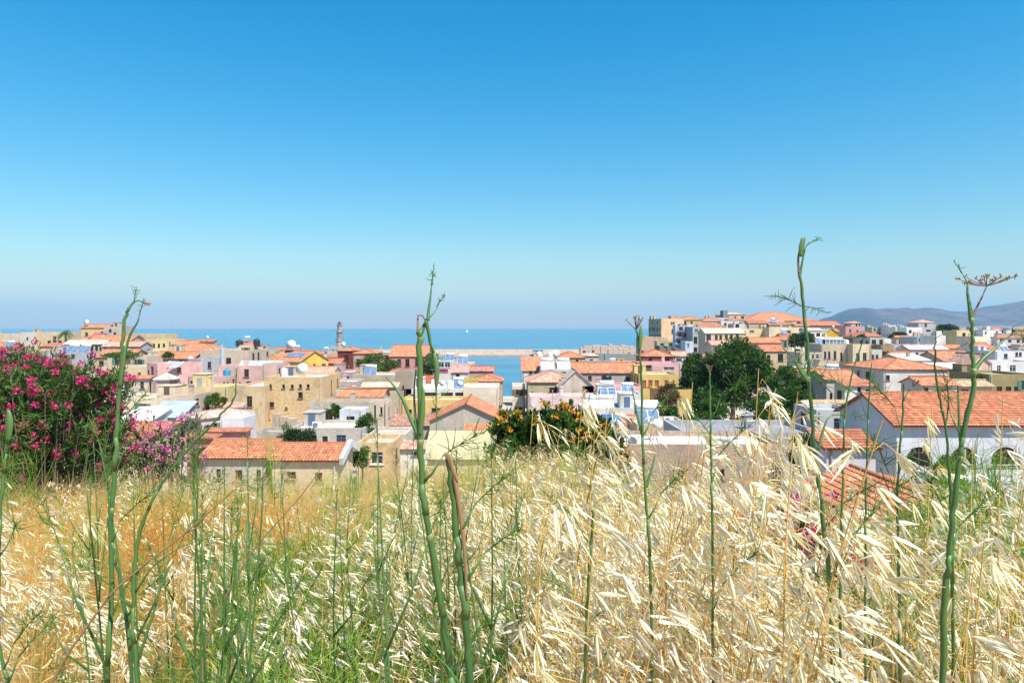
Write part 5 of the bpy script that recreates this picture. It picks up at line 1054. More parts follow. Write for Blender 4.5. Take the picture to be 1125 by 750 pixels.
# a small sail far out
p = px(513, 361, 3000)
sb = empty('sailing_boat', (p.x, 3000, 0)); tag(sb, 'tiny white sailing boat far out on the sea', 'boat')
m = MB(); m.tube([(-5, 0, .6), (-3, 0, .4), (3, 0, .4), (6, 0, 1.0)], [.3, 1.2, 1.3, .1], 8); m.build('hull', paint((.7, .7, .7)), sb)
m = MB(); m.tube([(0, 0, 0), (0, 0, 14)], .12, 6); m.build('mast', paint((.5, .5, .5)), sb)
m = MB(); m.face([(-.1, .05, 1.5), (-4.5, .05, 1.6), (-.1, .05, 13.5)]); m.face([(.1, .05, 1.2), (5.5, .05, 1.2), (.1, .05, 12)]); q_ = m.build('sail', paint((.8, .8, .78)), sb); q_.modifiers.new('t', 'SOLIDIFY').thickness = .05
# ------------------------------------------------------------------ trees and shrubs
def unit(v): return v / np.maximum(np.linalg.norm(v, axis=-1, keepdims=True), 1e-9)
def leaf_quads(pos, axis_, side, L, Wd):
    """diamond leaves: pos (n,3) base, axis_ unit length direction, side unit width direction"""
    L = np.asarray(L).reshape(-1, 1); Wd = np.asarray(Wd).reshape(-1, 1)
    nrm = np.cross(axis_, side)
    a = pos; b = pos + axis_ * L * .45 + side * Wd * .5 + nrm * Wd * .12; c = pos + axis_ * L; d = pos + axis_ * L * .45 - side * Wd * .5 + nrm * Wd * .12
    V = np.stack([a, b, c, d], 1).reshape(-1, 3); Fq = np.arange(len(V)).reshape(-1, 4); return V, Fq
def cloud(rs, n, clumps, L, Wd, up=.35, shell=.45):
    cs_ = np.array([c[:3] for c in clumps], float); rr_ = np.array([c[3] if len(c) == 4 else c[3:6] for c in clumps], float)
    if rr_.ndim == 1: rr_ = np.stack([rr_] * 3, 1)
    wgt = rr_[:, 0] * rr_[:, 2]; k = rs.choice(len(clumps), n, p=wgt / wgt.sum())
    dr = unit(rs.normal(size=(n, 3))); rad = rs.random(n) ** shell
    rad *= 1 + .22 * np.sin(dr[:, 0] * 7 + k) * np.sin(dr[:, 2] * 6 + k * 2)
    pos = cs_[k] + dr * rr_[k] * rad[:, None]
    ax = unit(dr * .8 + rs.normal(size=(n, 3)) * .7 + np.array([0, 0, up])); sd = unit(np.cross(ax, rs.normal(size=(n, 3))))
    return (*leaf_quads(pos, ax, sd, L * rs.uniform(.6, 1.3, n), Wd * rs.uniform(.7, 1.2, n)), k)
def tints(rs, n, per=4, lo=.7, hi=1.3, cols=None, k=None):
    t = rs.uniform(lo, hi, n)
    c = np.stack([t * rs.uniform(.9, 1.15, n), t, t * rs.uniform(.8, 1.1, n)], 1)
    if k is not None: c *= (.8 + .4 * ((np.asarray(k) * 0.618) % 1))[:, None]
    if cols is not None: c = cols
    return np.repeat(np.concatenate([c, np.ones((n, 1))], 1), per, 0)
BARK = None
def bark():
    global BARK
    if BARK is None:
        t_ = NT('bark'); v = t_.coords(); a = t_.noise(v, 6, 5, .7, (1, 1, .2)); t_.col(t_.mix(a, (.09, .06, .04), (.24, .18, .13))); t_.set(Roughness=.95); t_.bump(a, .6, .05); BARK = t_.mat
    return BARK
G1 = ((.030, .075, .014), (.075, .15, .025)); G2 = ((.05, .10, .02), (.12, .19, .04)); G3 = ((.022, .05, .016), (.05, .095, .025))
def tree(name, label, cat, u, vt, vb, wpx, Y, n, leaf, seed, cols=G1, nclump=14, group=None, extra=None, flat=.8, Lw=.6):
    rs = np.random.RandomState(seed); s = Y / F; X = (u - CX) * s; zt = CZ - (vt - HV) * s; zb = CZ - (vb - HV) * s; g = gz(X, Y); zb = max(zb, g + .1)
    W_ = wpx * s / 2; Hc = (zt - zb) / 2; zc = (zt + zb) / 2
    o = empty(name, (X, Y, g - .2)); tag(o, label, cat, group); base = g - .2
    cl = []
    for i in range(nclump):
        an = rs.uniform(0, 6.28); e = rs.uniform(-.7, 1); rad = math.sqrt(max(0, 1 - e * e)) * rs.uniform(.55, .78); r_ = rs.uniform(.20, .42)
        cl.append((W_ * rad * math.cos(an), W_ * .9 * rad * math.sin(an), zc - base + Hc * e * .74, W_ * r_, W_ * r_, min(W_, Hc) * r_ * flat * 1.15))
    cl.append((0, 0, zc - base - Hc * .1, W_ * .42, W_ * .42, Hc * .45))
    V, Fq, k = cloud(rs, n, cl, leaf, leaf * Lw); link('crown', np_mesh('crown', V, Fq, leafmat(*cols), col=tints(rs, n, k=k)), o)
    m = MB(); th = zc - base - Hc * .3; r0 = max(.08, W_ * .055)
    m.tube([(0, 0, 0), (r0 * .5, 0, th * .5), (0, r0 * .4, th)], [r0 * 1.25, r0 * .9, r0 * .7], 9)
    for c in cl[:min(9, len(cl))]: m.tube([(0, 0, th * .8), (c[0] * .45, c[1] * .45, (th * .9 + c[2]) / 2 + .05), (c[0], c[1], c[2])], [r0 * .5, r0 * .32, r0 * .1], 6)
    m.build('trunk', bark(), o, True); return o, rs, cl
tree('tree', 'biggest dense dark green tree in the middle of the town', 'tree', 804, 372, 500, 96, 112, 20000, .52, 1, nclump=17)
tree('tree', 'lower dark green tree right of the biggest tree', 'tree', 860, 408, 490, 66, 103, 11000, .48, 2, nclump=16)
tree('tree', 'left shoulder tree joined to the biggest dark green tree', 'tree', 770, 384, 490, 54, 116, 9000, .5, 3, nclump=14)
tree('tree', 'lighter green tree at the right shoulder of the biggest tree', 'tree', 874, 385, 470, 44, 114, 6000, .5, 33, G2, nclump=12)
tree('shrub', 'dark low bushes under the left side of the biggest tree', 'shrub', 772, 436, 478, 60, 90, 5000, .4, 34, G1)
tree('shrub', 'dark low bushes under the right side of the biggest tree', 'shrub', 838, 440, 480, 64, 88, 5000, .4, 35, G1)
tree('tree', 'small round green tree in front of the mauve house', 'tree', 414, 390, 414, 48, 168, 4500, .5, 4, G2)
tree('tree', 'bushy green tree right of the big pink house', 'tree', 474, 386, 418, 32, 172, 3500, .5, 5, G2)
tree('tree', 'dark round pine on the right hill behind the tall fennel stalk', 'tree', 881, 363, 386, 27, 228, 4000, .65, 6, G3)
tree('conifer', 'thin open conifer below the dark round pine', 'tree', 877, 381, 408, 15, 178, 1300, .5, 7, G3, flat=.5)
tree('shrub', 'reddish brown bush beside the yellow house', 'shrub', 735, 421, 452, 28, 104, 2600, .35, 8, ((.10, .05, .03), (.20, .11, .06)))
tree('shrub', 'dark green bush below the reddish brown bush', 'shrub', 729, 442, 466, 36, 92, 2600, .32, 9, G1)
tree('shrub', 'dark green bush beside the grey metal roof and lavender annex', 'shrub', 893, 472, 530, 56, 44, 6500, .17, 10, G1)
tree('shrub', 'green bush climbing the corner of the long white building', 'shrub', 925, 484, 520, 34, 45, 3000, .16, 11, G2)
tree('shrub', 'leafy bush in front of the arched openings', 'shrub', 1045, 503, 548, 46, 34, 5000, .12, 12, G2)
tree('shrub', 'yellowish bush under the right fennel stalk', 'shrub', 1062, 542, 600, 90, 15, 7000, .06, 13, ((.10, .14, .03), (.22, .24, .06)))
tree('shrub', 'vine canopy over the pale yellow terrace', 'shrub', 237, 433, 444, 26, 104, 2000, .3, 14, G2, flat=1.2)
tree('shrub', 'small green bush behind the white rendered box', 'shrub', 368, 442, 462, 16, 95, 1500, .28, 15, G1)
tree('shrub', 'green bushes in the alley left of the main fennel stalk', 'shrub', 400, 452, 486, 30, 80, 3000, .25, 16, G2)
tree('shrub', 'low bright bush below the white flat roof with ivy', 'shrub', 398, 488, 515, 34, 58, 3000, .18, 17, G2)
tree('shrub', 'hedge plants on the terrace under the left hill', 'shrub', 134, 386.5, 394, 46, 156, 2000, .4, 18, G2)
tree('shrub', 'potted bushes on the orange mid roofs by the grey cube', 'shrub', 185, 387, 394, 14, 160, 800, .35, 19, G2)
tree('tree', 'dark trees on the far right below the mountain', 'tree', 988, 365, 376, 22, 330, 2600, .9, 20, G3)
tree('tree', 'dark tree clump right of the grey skyline house', 'tree', 1040, 356, 368, 22, 420, 2600, 1.0, 21, G3)
tree('tree', 'dark garden trees right of the pink tower', 'tree', 945, 368, 380, 20, 262, 2200, .7, 22, G3)
tree('tree', 'dark green tree at the far right edge of the town', 'tree', 1108, 362, 372, 20, 420, 2200, 1.0, 23, G3)
tree('tree', 'small dark tree beside the cream arcade on the left hill', 'tree', 147, 369, 379, 20, 236, 1800, .6, 24, G3)
tree('shrub', 'greyish bush by the olive brown house', 'shrub', 1078, 410, 432, 20, 100, 1500, .3, 25, G2)
# ivy hanging on the front of the long grey stone house
h = HS['ivy_house']; rs = np.random.RandomState(30); o = empty('ivy', (h['X'], h['Y'], h['base'])); tag(o, 'dark ivy hanging over the left front of the long grey stone house', 'ivy')
cl = [(-h['W'] / 2 + rs.uniform(-1.2, 2.8), -.12, h['H'] + rs.uniform(-2.6, .1), .6, .18, .5) for _ in range(34)]
V, Fq, k = cloud(rs, 5200, cl, .18, .13); link('foliage', np_mesh('foliage', V, Fq, leafmat(*G3), col=tints(rs, 5200, k=k)), o)
m = MB()
for i in range(6): x = -h['W'] / 2 + .5 * i - .6; m.tube([(x, -.06, h['H'] - 3.5), (x + .1, -.07, h['H'] - 1.6), (x - .1, -.06, h['H'])], .03, 5)
m.build('stem', bark(), o)
# palm
pp = px(72, 363.5, 232); g = gz(pp.x, 232); o = empty('palm_tree', (pp.x, 232, g)); tag(o, 'palm tree beside the plain cream block on the left hill', 'palm')
hp = pp.z - g - .6; m = MB(); m.tube([(0, 0, 0), (.1, 0, hp * .5), (0, 0, hp)], [.38, .3, .28], 9); m.build('trunk', bark(), o, True)
rs = np.random.RandomState(31); VV = []; 
for i in range(34):
    an = rs.uniform(0, 6.28); el = rs.uniform(-.5, 1.2); L_ = rs.uniform(2.4, 3.2); pts = []
    for j in range(7): t_ = j / 6; pts.append(np.array([math.cos(an) * L_ * t_ * math.cos(el * .6), math.sin(an) * L_ * t_ * math.cos(el * .6), hp + L_ * (math.sin(el) * t_ - .75 * t_ * t_)]))
    for j in range(6):
        for q_ in range(3):
            a = pts[j] + (pts[j + 1] - pts[j]) * q_ / 3
            for s in (-1, 1): VV.append((a, unit((pts[j + 1] - pts[j]) * 1.2 + s * np.array([-math.sin(an), math.cos(an), -.5]) * .5), np.array([0, 0, 1.0])))
pos = np.array([a for a, b, c in VV]); ax = np.array([b for a, b, c in VV]); sd = unit(np.cross(ax, np.array([0.2, .1, 1.0])))
V, Fq = leaf_quads(pos, ax, sd, np.full(len(pos), .8), np.full(len(pos), .09)); link('fronds', np_mesh('fronds', V, Fq, leafmat(*G2), col=tints(rs, len(pos))), o)

# flowering shrubs
def petals(rs, centers, per, rad, size, flat=.6):
    n = len(centers) * per; c = np.repeat(np.asarray(centers), per, 0); dr = unit(rs.normal(size=(n, 3)) + np.array([0, -.15, .4])); pos = c + dr * rad * rs.uniform(.1, 1, (n, 1))
    ax = unit(dr + rs.normal(size=(n, 3)) * .6); sd = unit(np.cross(ax, rs.normal(size=(n, 3)))); return leaf_quads(pos, ax, sd, size * rs.uniform(.7, 1.2, n), size * .8 * rs.uniform(.7, 1.2, n))
@cached
def petalmat(c, c2):
    return leafmat(c, c2, .6, .4, 5.0)
def oleander(name, label, lobes, Y, ntip, leaf, seed, fcol, flower=.42, per=26, cols=((.045, .10, .028), (.10, .17, .045)), lw=.17, prad=.045, psize=.035, cat='flowering shrub', spread=.5, zspan=1.0, nl=34):
    rs = np.random.RandomState(seed); s = Y / F
    L3 = [((u - CX) * s, rs.uniform(-.3, .3) * spread * 2, CZ - (v - HV) * s, r * s) for u, v, r in lobes]
    x0 = np.mean([l[0] for l in L3]); g = gz(x0, Y) - .1; o = empty(name, (x0, Y, g)); tag(o, label, cat)
    tips = []; wgt = np.array([l[3] ** 2 for l in L3]); wgt /= wgt.sum()
    for _ in range(ntip):
        l = L3[rs.choice(len(L3), p=wgt)]; d = unit(rs.normal(size=3) + np.array([0, -.1, .25])); rr_ = l[3] * rs.uniform(.45, 1.06)
        tips.append(np.array([l[0] - x0 + d[0] * rr_, l[1] + d[1] * rr_, l[2] - g + d[2] * rr_ * zspan]))
    tips = np.array(tips); root = np.array([0, 0, 0.0])
    m = MB()
    for t_ in tips[::3]:
        b_ = np.array([t_[0] * .35, t_[1] * .3, 0]); m.tube([tuple(b_), tuple(b_ * .4 + t_ * .55 + np.array([0, 0, .1])), tuple(t_)], [.018, .011, .004], 5, cap=False)
    m.build('stems', bark(), o, True)
    n = ntip * nl; T_ = np.repeat(tips, nl, 0); tt = rs.random(n); stem_d = unit(T_ - np.array([0, 0, .1]) - T_ * np.array([.35, .3, 1]) * .6)
    pos = T_ - stem_d * (tt * leaf * 3.2)[:, None] + rs.normal(size=(n, 3)) * leaf * .12
    ax = unit(stem_d * .8 + rs.normal(size=(n, 3)) * .75 + np.array([0, 0, .25])); sd = unit(np.cross(ax, rs.normal(size=(n, 3))))
    V, Fq = leaf_quads(pos, ax, sd, leaf * rs.uniform(.7, 1.25, n), leaf * lw * rs.uniform(.8, 1.3, n)); kk = np.repeat(np.arange(ntip), nl)
    link('foliage', np_mesh('foliage', V, Fq, leafmat(*cols, .45, .3), col=tints(rs, n, k=kk)), o)
    ft = tips[rs.random(ntip) < flower]; ft = ft + rs.normal(size=ft.shape) * .03 + np.array([0, -.03, .04])
    V, Fq = petals(rs, ft, per, prad, psize); n2 = len(Fq); tk = np.repeat(rs.uniform(.75, 1.25, len(ft)), per)
    link('blossoms', np_mesh('blossoms', V, Fq, petalmat(*fcol), col=tints(rs, n2, cols=np.stack([tk, tk * rs.uniform(.6, 1.5, n2), tk], 1))), o)
    return o
MAG = ((.62, .015, .16), (.78, .06, .30)); PNK = ((.70, .10, .38), (.80, .34, .62)); ORG = ((.62, .20, .02), (.72, .36, .04))
oleander('oleander', 'large dark green oleander covered in magenta flowers at the left edge', [(38, 440, 58), (98, 436, 46), (-30, 450, 70), (78, 482, 52), (25, 490, 50), (126, 464, 30), (128, 424, 22), (60, 408, 26), (16, 402, 22), (-60, 480, 60), (102, 505, 34), (-20, 505, 40)], 9.0, 1150, .105, 40, MAG, .36, 24)
oleander('oleander', 'sparser paler pink oleander right of the large magenta one', [(165, 505, 30), (198, 486, 26), (206, 466, 16), (176, 470, 16), (150, 480, 18), (215, 508, 26)], 10.0, 130, .10, 41, PNK, .55, 16, nl=15)
oleander('oleander', 'little magenta flowered shrub among the oats below the small ochre house', [(880, 566, 18), (893, 590, 20), (868, 606, 22), (858, 640, 16), (900, 612, 16), (848, 585, 12)], 2.5, 130, .028, 42, MAG, .6, 16, prad=.018, psize=.014)
oleander('oleander', 'small pink flowered shrub at the foot of the long white roofed brick house', [(797, 562, 13), (783, 574, 12), (806, 578, 12), (790, 592, 12)], 3.2, 80, .032, 43, MAG, .55, 14, prad=.022, psize=.018)
oleander('orange_flowered_tree', 'dark green bushy tree with orange flower clusters in front of the harbour', [(612, 492, 44), (575, 500, 36), (650, 498, 38), (560, 470, 22), (590, 466, 24), (625, 470, 26), (656, 480, 24), (545, 510, 26), (678, 515, 26), (600, 525, 44), (650, 530, 36), (548, 455, 12)], 21, 900, .20, 44, ORG, .13, 20, cols=((.035, .085, .016), (.08, .15, .03)), lw=.42, prad=.14, psize=.11, cat='flowering tree')
# ------------------------------------------------------------------ the field: wild oats, dry grass, fennel
rs = np.random.RandomState(77)
class TP:
    """template geometry: verts, quads, material index"""
    def __init__(s): s.V = []; s.F = []; s.M = []; s.n = 0
    def add(s, V, Fq, mi):
        V = np.asarray(V, float); Fq = np.asarray(Fq, int); s.V.append(V); s.F.append(Fq + s.n); s.M.append(np.full(len(Fq), mi)); s.n += len(V)
    def done(s): s.V = np.concatenate(s.V); s.F = np.concatenate(s.F); s.M = np.concatenate(s.M); return s
def ribbon(P, wd, nrm=None, taper=None):
    P = np.asarray(P, float); n = len(P); T = np.gradient(P, axis=0); nr = np.array([0.3, -1, .2]) if nrm is None else nrm
    S = unit(np.cross(T, nr)); w_ = wd * (np.ones(n) if taper is None else taper); V = np.concatenate([P - S * w_[:, None] / 2, P + S * w_[:, None] / 2]); i = np.arange(n - 1)
    return V, np.stack([i, i + n, i + n + 1, i + 1], 1)
def tube3(P, r, k=3):
    P = np.asarray(P, float); n = len(P); r = np.broadcast_to(r, n); T = unit(np.gradient(P, axis=0)); a = unit(np.cross(T, np.array([.31, .9, .2]))); b = np.cross(T, a)
    V = np.concatenate([P + (a * math.cos(2 * math.pi * j / k) + b * math.sin(2 * math.pi * j / k)) * r[:, None] for j in range(k)]); Fq = []
    for j in range(k):
        j2 = (j + 1) % k; i = np.arange(n - 1); Fq.append(np.stack([j * n + i, j2 * n + i, j2 * n + i + 1, j * n + i + 1], 1))
    return V, np.concatenate(Fq)
def spikelet(tp, p, d, L, hi):
    """two papery glumes opening from p along d, with inner floret and awns"""
    d = unit(d); s = unit(np.cross(d, rs.normal(size=3))); f = np.cross(d, s); op = rs.uniform(.14, .46)
    tt = np.array([0, .14, .40, .70, 1.0]) if hi else np.array([0, .35, 1.0]); ww = np.array([.16, .72, 1, .58, .03]) if hi else np.array([.25, 1, .06]); wm_ = L * (.064 if hi else .056)
    for sg in (-1, 1):
        c = p + d * (tt * L * rs.uniform(.92, 1.05))[:, None] + s * (sg * (op * L * tt * (1 - .25 * tt) + .02 * L * np.sin(math.pi * tt)))[:, None]
        if hi:
            e1 = c + f * (ww * wm_)[:, None]; e2 = c - f * (ww * wm_)[:, None]; mid = c + s * (sg * ww * wm_ * .55)[:, None]
            V = np.concatenate([e1, mid, e2]); n = len(tt); i = np.arange(n - 1)
            tp.add(V, np.concatenate([np.stack([i, i + 1, i + 1 + n, i + n], 1), np.stack([i + n, i + n + 1, i + 1 + 2 * n, i + 2 * n], 1)]), 1)
        else:
            V = np.concatenate([c + f * (ww * wm_ * 1.1)[:, None], c - f * (ww * wm_ * 1.1)[:, None]]); n = len(tt); i = np.arange(n - 1); tp.add(V, np.stack([i, i + 1, i + 1 + n, i + n], 1), 1)
    if hi:
        c = p + d * (np.array([.05, .4, .8]) * L)[:, None]; tp.add(*ribbon(c, L * .09, s, np.array([.5, 1, .2])), 2)
        if rs.random() < .6:
            for sg in (-1, 1):
                c = np.array([p + d * L * .35, p + d * L * .9 + s * sg * L * .12, p + d * L * 1.45 + s * sg * L * .42 + rs.normal(size=3) * L * .08]); tp.add(*ribbon(c, .0007, f), 2)
def oat(hi, h_, seedn, nn=None, lean=None):
    """a stalk h_ tall leaning to +x, panicle on the top third; two parts: stem and panicle"""
    st, pn = TP(), TP(); ln = rs.uniform(.02, .20) if lean is None else lean; ns = 9 if hi else 5; t_ = np.linspace(0, 1, ns); wob = rs.normal(size=2) * .02
    ax_ = np.stack([ln * h_ * t_ ** 2.6 + wob[0] * np.sin(t_ * 5), wob[1] * np.sin(t_ * 4), h_ * (t_ - .10 * ln * t_ ** 3)], 1)
    st.add(*tube3(ax_, np.linspace(.0016, .0006, ns), 4 if hi else 3), 0)
    xr = np.linspace(.64, 1, 5); pn.add(*tube3(np.stack([np.interp(xr, t_, ax_[:, j]) for j in range(3)], 1), np.linspace(.0012, .0007, 5), 3), 0)
    f = lambda x: np.array([np.interp(x, t_, ax_[:, j]) for j in range(3)])
    for k in range(3 if hi else 1):       # dry leaf blades
        b = f(rs.uniform(.15, .65)); an = rs.uniform(0, 6.28); L_ = rs.uniform(.12, .26); q_ = np.linspace(0, 1, 6); dx = np.array([math.cos(an), math.sin(an), 0])
        P = b + dx * (q_ * L_ * .7)[:, None] + np.array([0, 0, 1.0]) * (L_ * (.8 * q_ - 1.0 * q_ ** 2))[:, None] + rs.normal(size=(6, 3)) * .004; st.add(*ribbon(P, .006, None, np.array([.8, 1, .9, .7, .5, .1])), 2)
    nn = nn or (9 if hi else 6); SL = rs.uniform(.026, .037)
    for k in range(nn):
        x = .66 + .34 * (k + .3) / nn; b = f(x); br = (4 if k < nn - 3 else 2) if hi else 2
        for j in range(br):
            an = rs.uniform(-1.3, 1.3) + (math.pi if rs.random() < .28 else 0); out = rs.uniform(.02, .075) * (1.25 - k / nn * .7); dx = np.array([math.cos(an), math.sin(an), 0]); rise = rs.uniform(.1, .6) * out
            e = b + dx * out + np.array([0, 0, rise - out * .25]); mid = b + dx * out * .5 + np.array([0, 0, rise]); q_ = np.stack([b, mid, e]); pn.add(*(tube3(q_, .0004, 3) if hi else ribbon(q_, .0007)), 0)
            d = np.array([.55, 0, -.75]) * rs.uniform(.6, 1.2) + dx * .35 + rs.normal(size=3) * .30; spikelet(pn, e, d, SL * rs.uniform(.85, 1.2) * (1 if hi else 1.1), hi)
            if hi and rs.random() < .5: spikelet(pn, mid, d + rs.normal(size=3) * .4, SL * rs.uniform(.8, 1.1), hi)
    return st.done(), pn.done()
def dryleaf(nm, base, trans=.35, rough=.6):
    t = NT(nm); at = t.n('ShaderNodeAttribute'); at.attribute_name = 'tint'; v = t.coords(); a = t.noise(v, 40, 2)
    c = t.mix(1.0, t.mix(a, mul(base, .85), mul(base, 1.12)), at.outputs['Color'], 'MULTIPLY'); t.col(c); t.set(Roughness=rough); t.b.inputs['Specular IOR Level'].default_value = .3
    tr = t.n('ShaderNodeBsdfTranslucent'); t.l(c, tr.inputs['Color']); mx = t.n('ShaderNodeMixShader'); mx.inputs[0].default_value = trans
    t.l(t.b.outputs[0], mx.inputs[1]); t.l(tr.outputs[0], mx.inputs[2]); t.l(mx.outputs[0], t.out.inputs['Surface']); return t.mat
OATM = [dryleaf('oat_straw', (.74, .48, .14), .2), dryleaf('oat_glume', (.97, .88, .68), .33, .5), dryleaf('oat_leaf', (.70, .50, .20), .35)]
WHITET = lambda n, c=(1, 1, 1): np.tile(np.array([*c, 1.0]), (n, 1))
HI = [oat(True, 1.0, i) for i in range(12)]; LO = [oat(False, 1.0, i) for i in range(9)]
def tp_mesh(nm, tp, mats, c=(1, 1, 1)): return np_mesh(nm, tp.V, tp.F, mats, tp.M, col=WHITET(len(tp.V), c))
HM = []
for a, b in HI:
    c = rs.uniform(.86, 1.08); cc = (c, c * rs.uniform(.95, 1.03), c * rs.uniform(.82, 1.05)); HM.append((tp_mesh('stem', a, OATM, cc), tp_mesh('panicle', b, OATM, cc)))
def place(u, d): return (u - CX) * d / F, d
# --- individual stalks, nearest first
stalks = []
def vtop_right(): return 430 + 330 * rs.random() ** .62
for _ in range(20000):
    if len(stalks) >= 292: break
    z_ = rs.random()
    if z_ < .80: u = 540 + 600 * rs.random() ** .85; d = .78 + 1.7 * rs.random() ** 1.1; vt = 462 + 260 * rs.random() ** .8 if rs.random() > .14 else rs.uniform(395, 470)
    elif z_ < .91: u = rs.uniform(230, 560); d = rs.uniform(1.1, 2.6); vt = rs.uniform(560, 700) if u < 480 else rs.uniform(490, 690)
    else: u = rs.uniform(-30, 260); d = rs.uniform(1.7, 3.0); vt = rs.uniform(550, 700)
    if 850 < u < 1020 and vt < 570 and rs.random() < .75: continue
    x, y = place(u, d); g = gz(x, y); top = CZ - (vt - HV) * d / F; h_ = top - g
    if .62 < h_ < 1.5: stalks.append((d, x, y, g, h_))
stalks.sort()
OL = 'straw coloured wild oat stalk with drooping papery spikelets standing in the foreground field'
for i, (d, x, y, g, h_) in enumerate(stalks):
    o = empty('wild_oat', (x, y, g), rs.uniform(-.6, .6)); tag(o, OL, 'oat stalk', 'wild oat stalks in the foreground'); k = rs.randint(len(HM)); s = h_ * rs.uniform(.98, 1.02); o.scale = (max(.85, min(1.1, h_)),) * 2 + (s,)
    link('stem', HM[k][0], o); link('panicle', HM[k][1], o)
# --- everything further back in one mass
class Mass:
    def __init__(s): s.V = []; s.F = []; s.M = []; s.C = []; s.n = 0
    def put(s, tp, x, y, z, sc, rz, c, scz=None, lean=(0, 0)):
        co, si = math.cos(rz), math.sin(rz); V = tp.V; sz = sc if scz is None else scz
        W_ = np.empty_like(V); W_[:, 0] = (V[:, 0] * co - V[:, 1] * si) * sc + x + lean[0] * V[:, 2] * sz; W_[:, 1] = (V[:, 0] * si + V[:, 1] * co) * sc + y + lean[1] * V[:, 2] * sz; W_[:, 2] = V[:, 2] * sz + z
        s.V.append(W_); s.F.append(tp.F + s.n); s.M.append(tp.M); s.C.append(np.tile(np.array([*c, 1.0], np.float32), (len(V), 1))); s.n += len(V)
    def build(s, nm, mats, label, cat):
        o = link(nm, np_mesh(nm, np.concatenate(s.V), np.concatenate(s.F), mats, np.concatenate(s.M), col=np.concatenate(s.C))); return tag(o, label, cat, kind='stuff')
TPO = []
for a, b in HI:
    t_ = TP(); t_.add(a.V, a.F, 0); t_.M[-1] = a.M; t_.add(b.V, b.F, 0); t_.M[-1] = b.M; TPO.append(t_.done())
TPL = []
for a, b in LO:
    t_ = TP(); t_.add(a.V, a.F, 0); t_.M[-1] = a.M; t_.add(b.V, b.F, 0); t_.M[-1] = b.M; TPL.append(t_.done())
mass = Mass()
def hmax(x, y):   # how tall the stand is there: lower towards the brow of the hill
    return np.interp(y, [1, 2, 3, 4.5, 6, 8, 10], [1.05, 1.0, .85, .62, .54, .52, .5]) * (1 if x > 0 else .9)
for _ in range(520):
    y = 1.5 + 2.2 * rs.random(); u = rs.uniform(500, 1180) if rs.random() < .9 else rs.uniform(-60, 1180); x = (u - CX) * y / F; c = rs.uniform(.82, 1.1)
    mass.put(TPO[rs.randint(12)], x, y, gz(x, y), rs.uniform(.85, 1.05), rs.uniform(-.7, .7), (c, c * rs.uniform(.93, 1.02), c * rs.uniform(.75, 1.0)), hmax(x, y) * rs.uniform(.7, 1.05))
for _ in range(650):      # taller stalks that break the skyline of the field
    u = rs.uniform(400, 870) if rs.random() < .7 else rs.uniform(-60, 1180); y = rs.uniform(2.0, 5.5); vt = rs.uniform(478 if u < 670 else 515, 590) if u > 520 else rs.uniform(520, 620); x = (u - CX) * y / F; g = gz(x, y); h_ = CZ - (vt - HV) * y / F - g
    if not .45 < h_ < 1.25 or (540 < u < 690 and vt < 545 and rs.random() < .7) or (u > 670 and rs.random() < .4) or (850 < u < 1020 and vt < 575): continue
    c = rs.uniform(.85, 1.1); mass.put(TPO[rs.randint(12)], x, y, g, rs.uniform(.85, 1.05), rs.uniform(-.7, .7), (c, c * rs.uniform(.95, 1.02), c * rs.uniform(.8, 1.0)), h_)
for _ in range(5800):
    y = 2.6 + 6.6 * rs.random() ** .8; u = rs.uniform(-110, 1230); x = (u - CX) * y / F; c = rs.uniform(.75, 1.08)
    if u < 540 and rs.random() < .88: continue
    mass.put(TPL[rs.randint(9)], x, y, gz(x, y), rs.uniform(.8, 1.05), rs.uniform(-.8, .8), (c, c * rs.uniform(.9, 1.0), c * rs.uniform(.7, .95)), hmax(x, y) * rs.uniform(.6, 1.1))
mass.build('wild_oats', OATM, 'mass of smaller wild oats filling the field behind the nearest stalks', 'oats')
# --- dry grass and green blades
def tuft(nb, h_, spread, w_, segs=4):
    t_ = TP()
    for _ in range(nb):
        an = rs.uniform(0, 6.28); L_ = h_ * rs.uniform(.5, 1.1); q_ = np.linspace(0, 1, segs); bend = rs.uniform(.1, .7); dx = np.array([math.cos(an), math.sin(an), 0]); b = np.array([rs.normal() * spread, rs.normal() * spread, 0])
        P = b + dx * (L_ * bend * q_ ** 2)[:, None] + np.array([0, 0, 1.0]) * (L_ * (q_ - .35 * bend * q_ ** 2))[:, None] + np.array([.10, 0, 0]) * (L_ * q_ ** 2)[:, None]
        t_.add(*ribbon(P, w_ * rs.uniform(.6, 1.3), np.array([rs.normal(), rs.normal(), .2]), np.linspace(1, .15, segs)), 0)
    return t_.done()
TU = [tuft(20, .42, .045, .0028) for _ in range(8)]
GR = [dryleaf('grass_blade', (1, 1, 1), .35, .6)]
dry = Mass(); green = Mass()
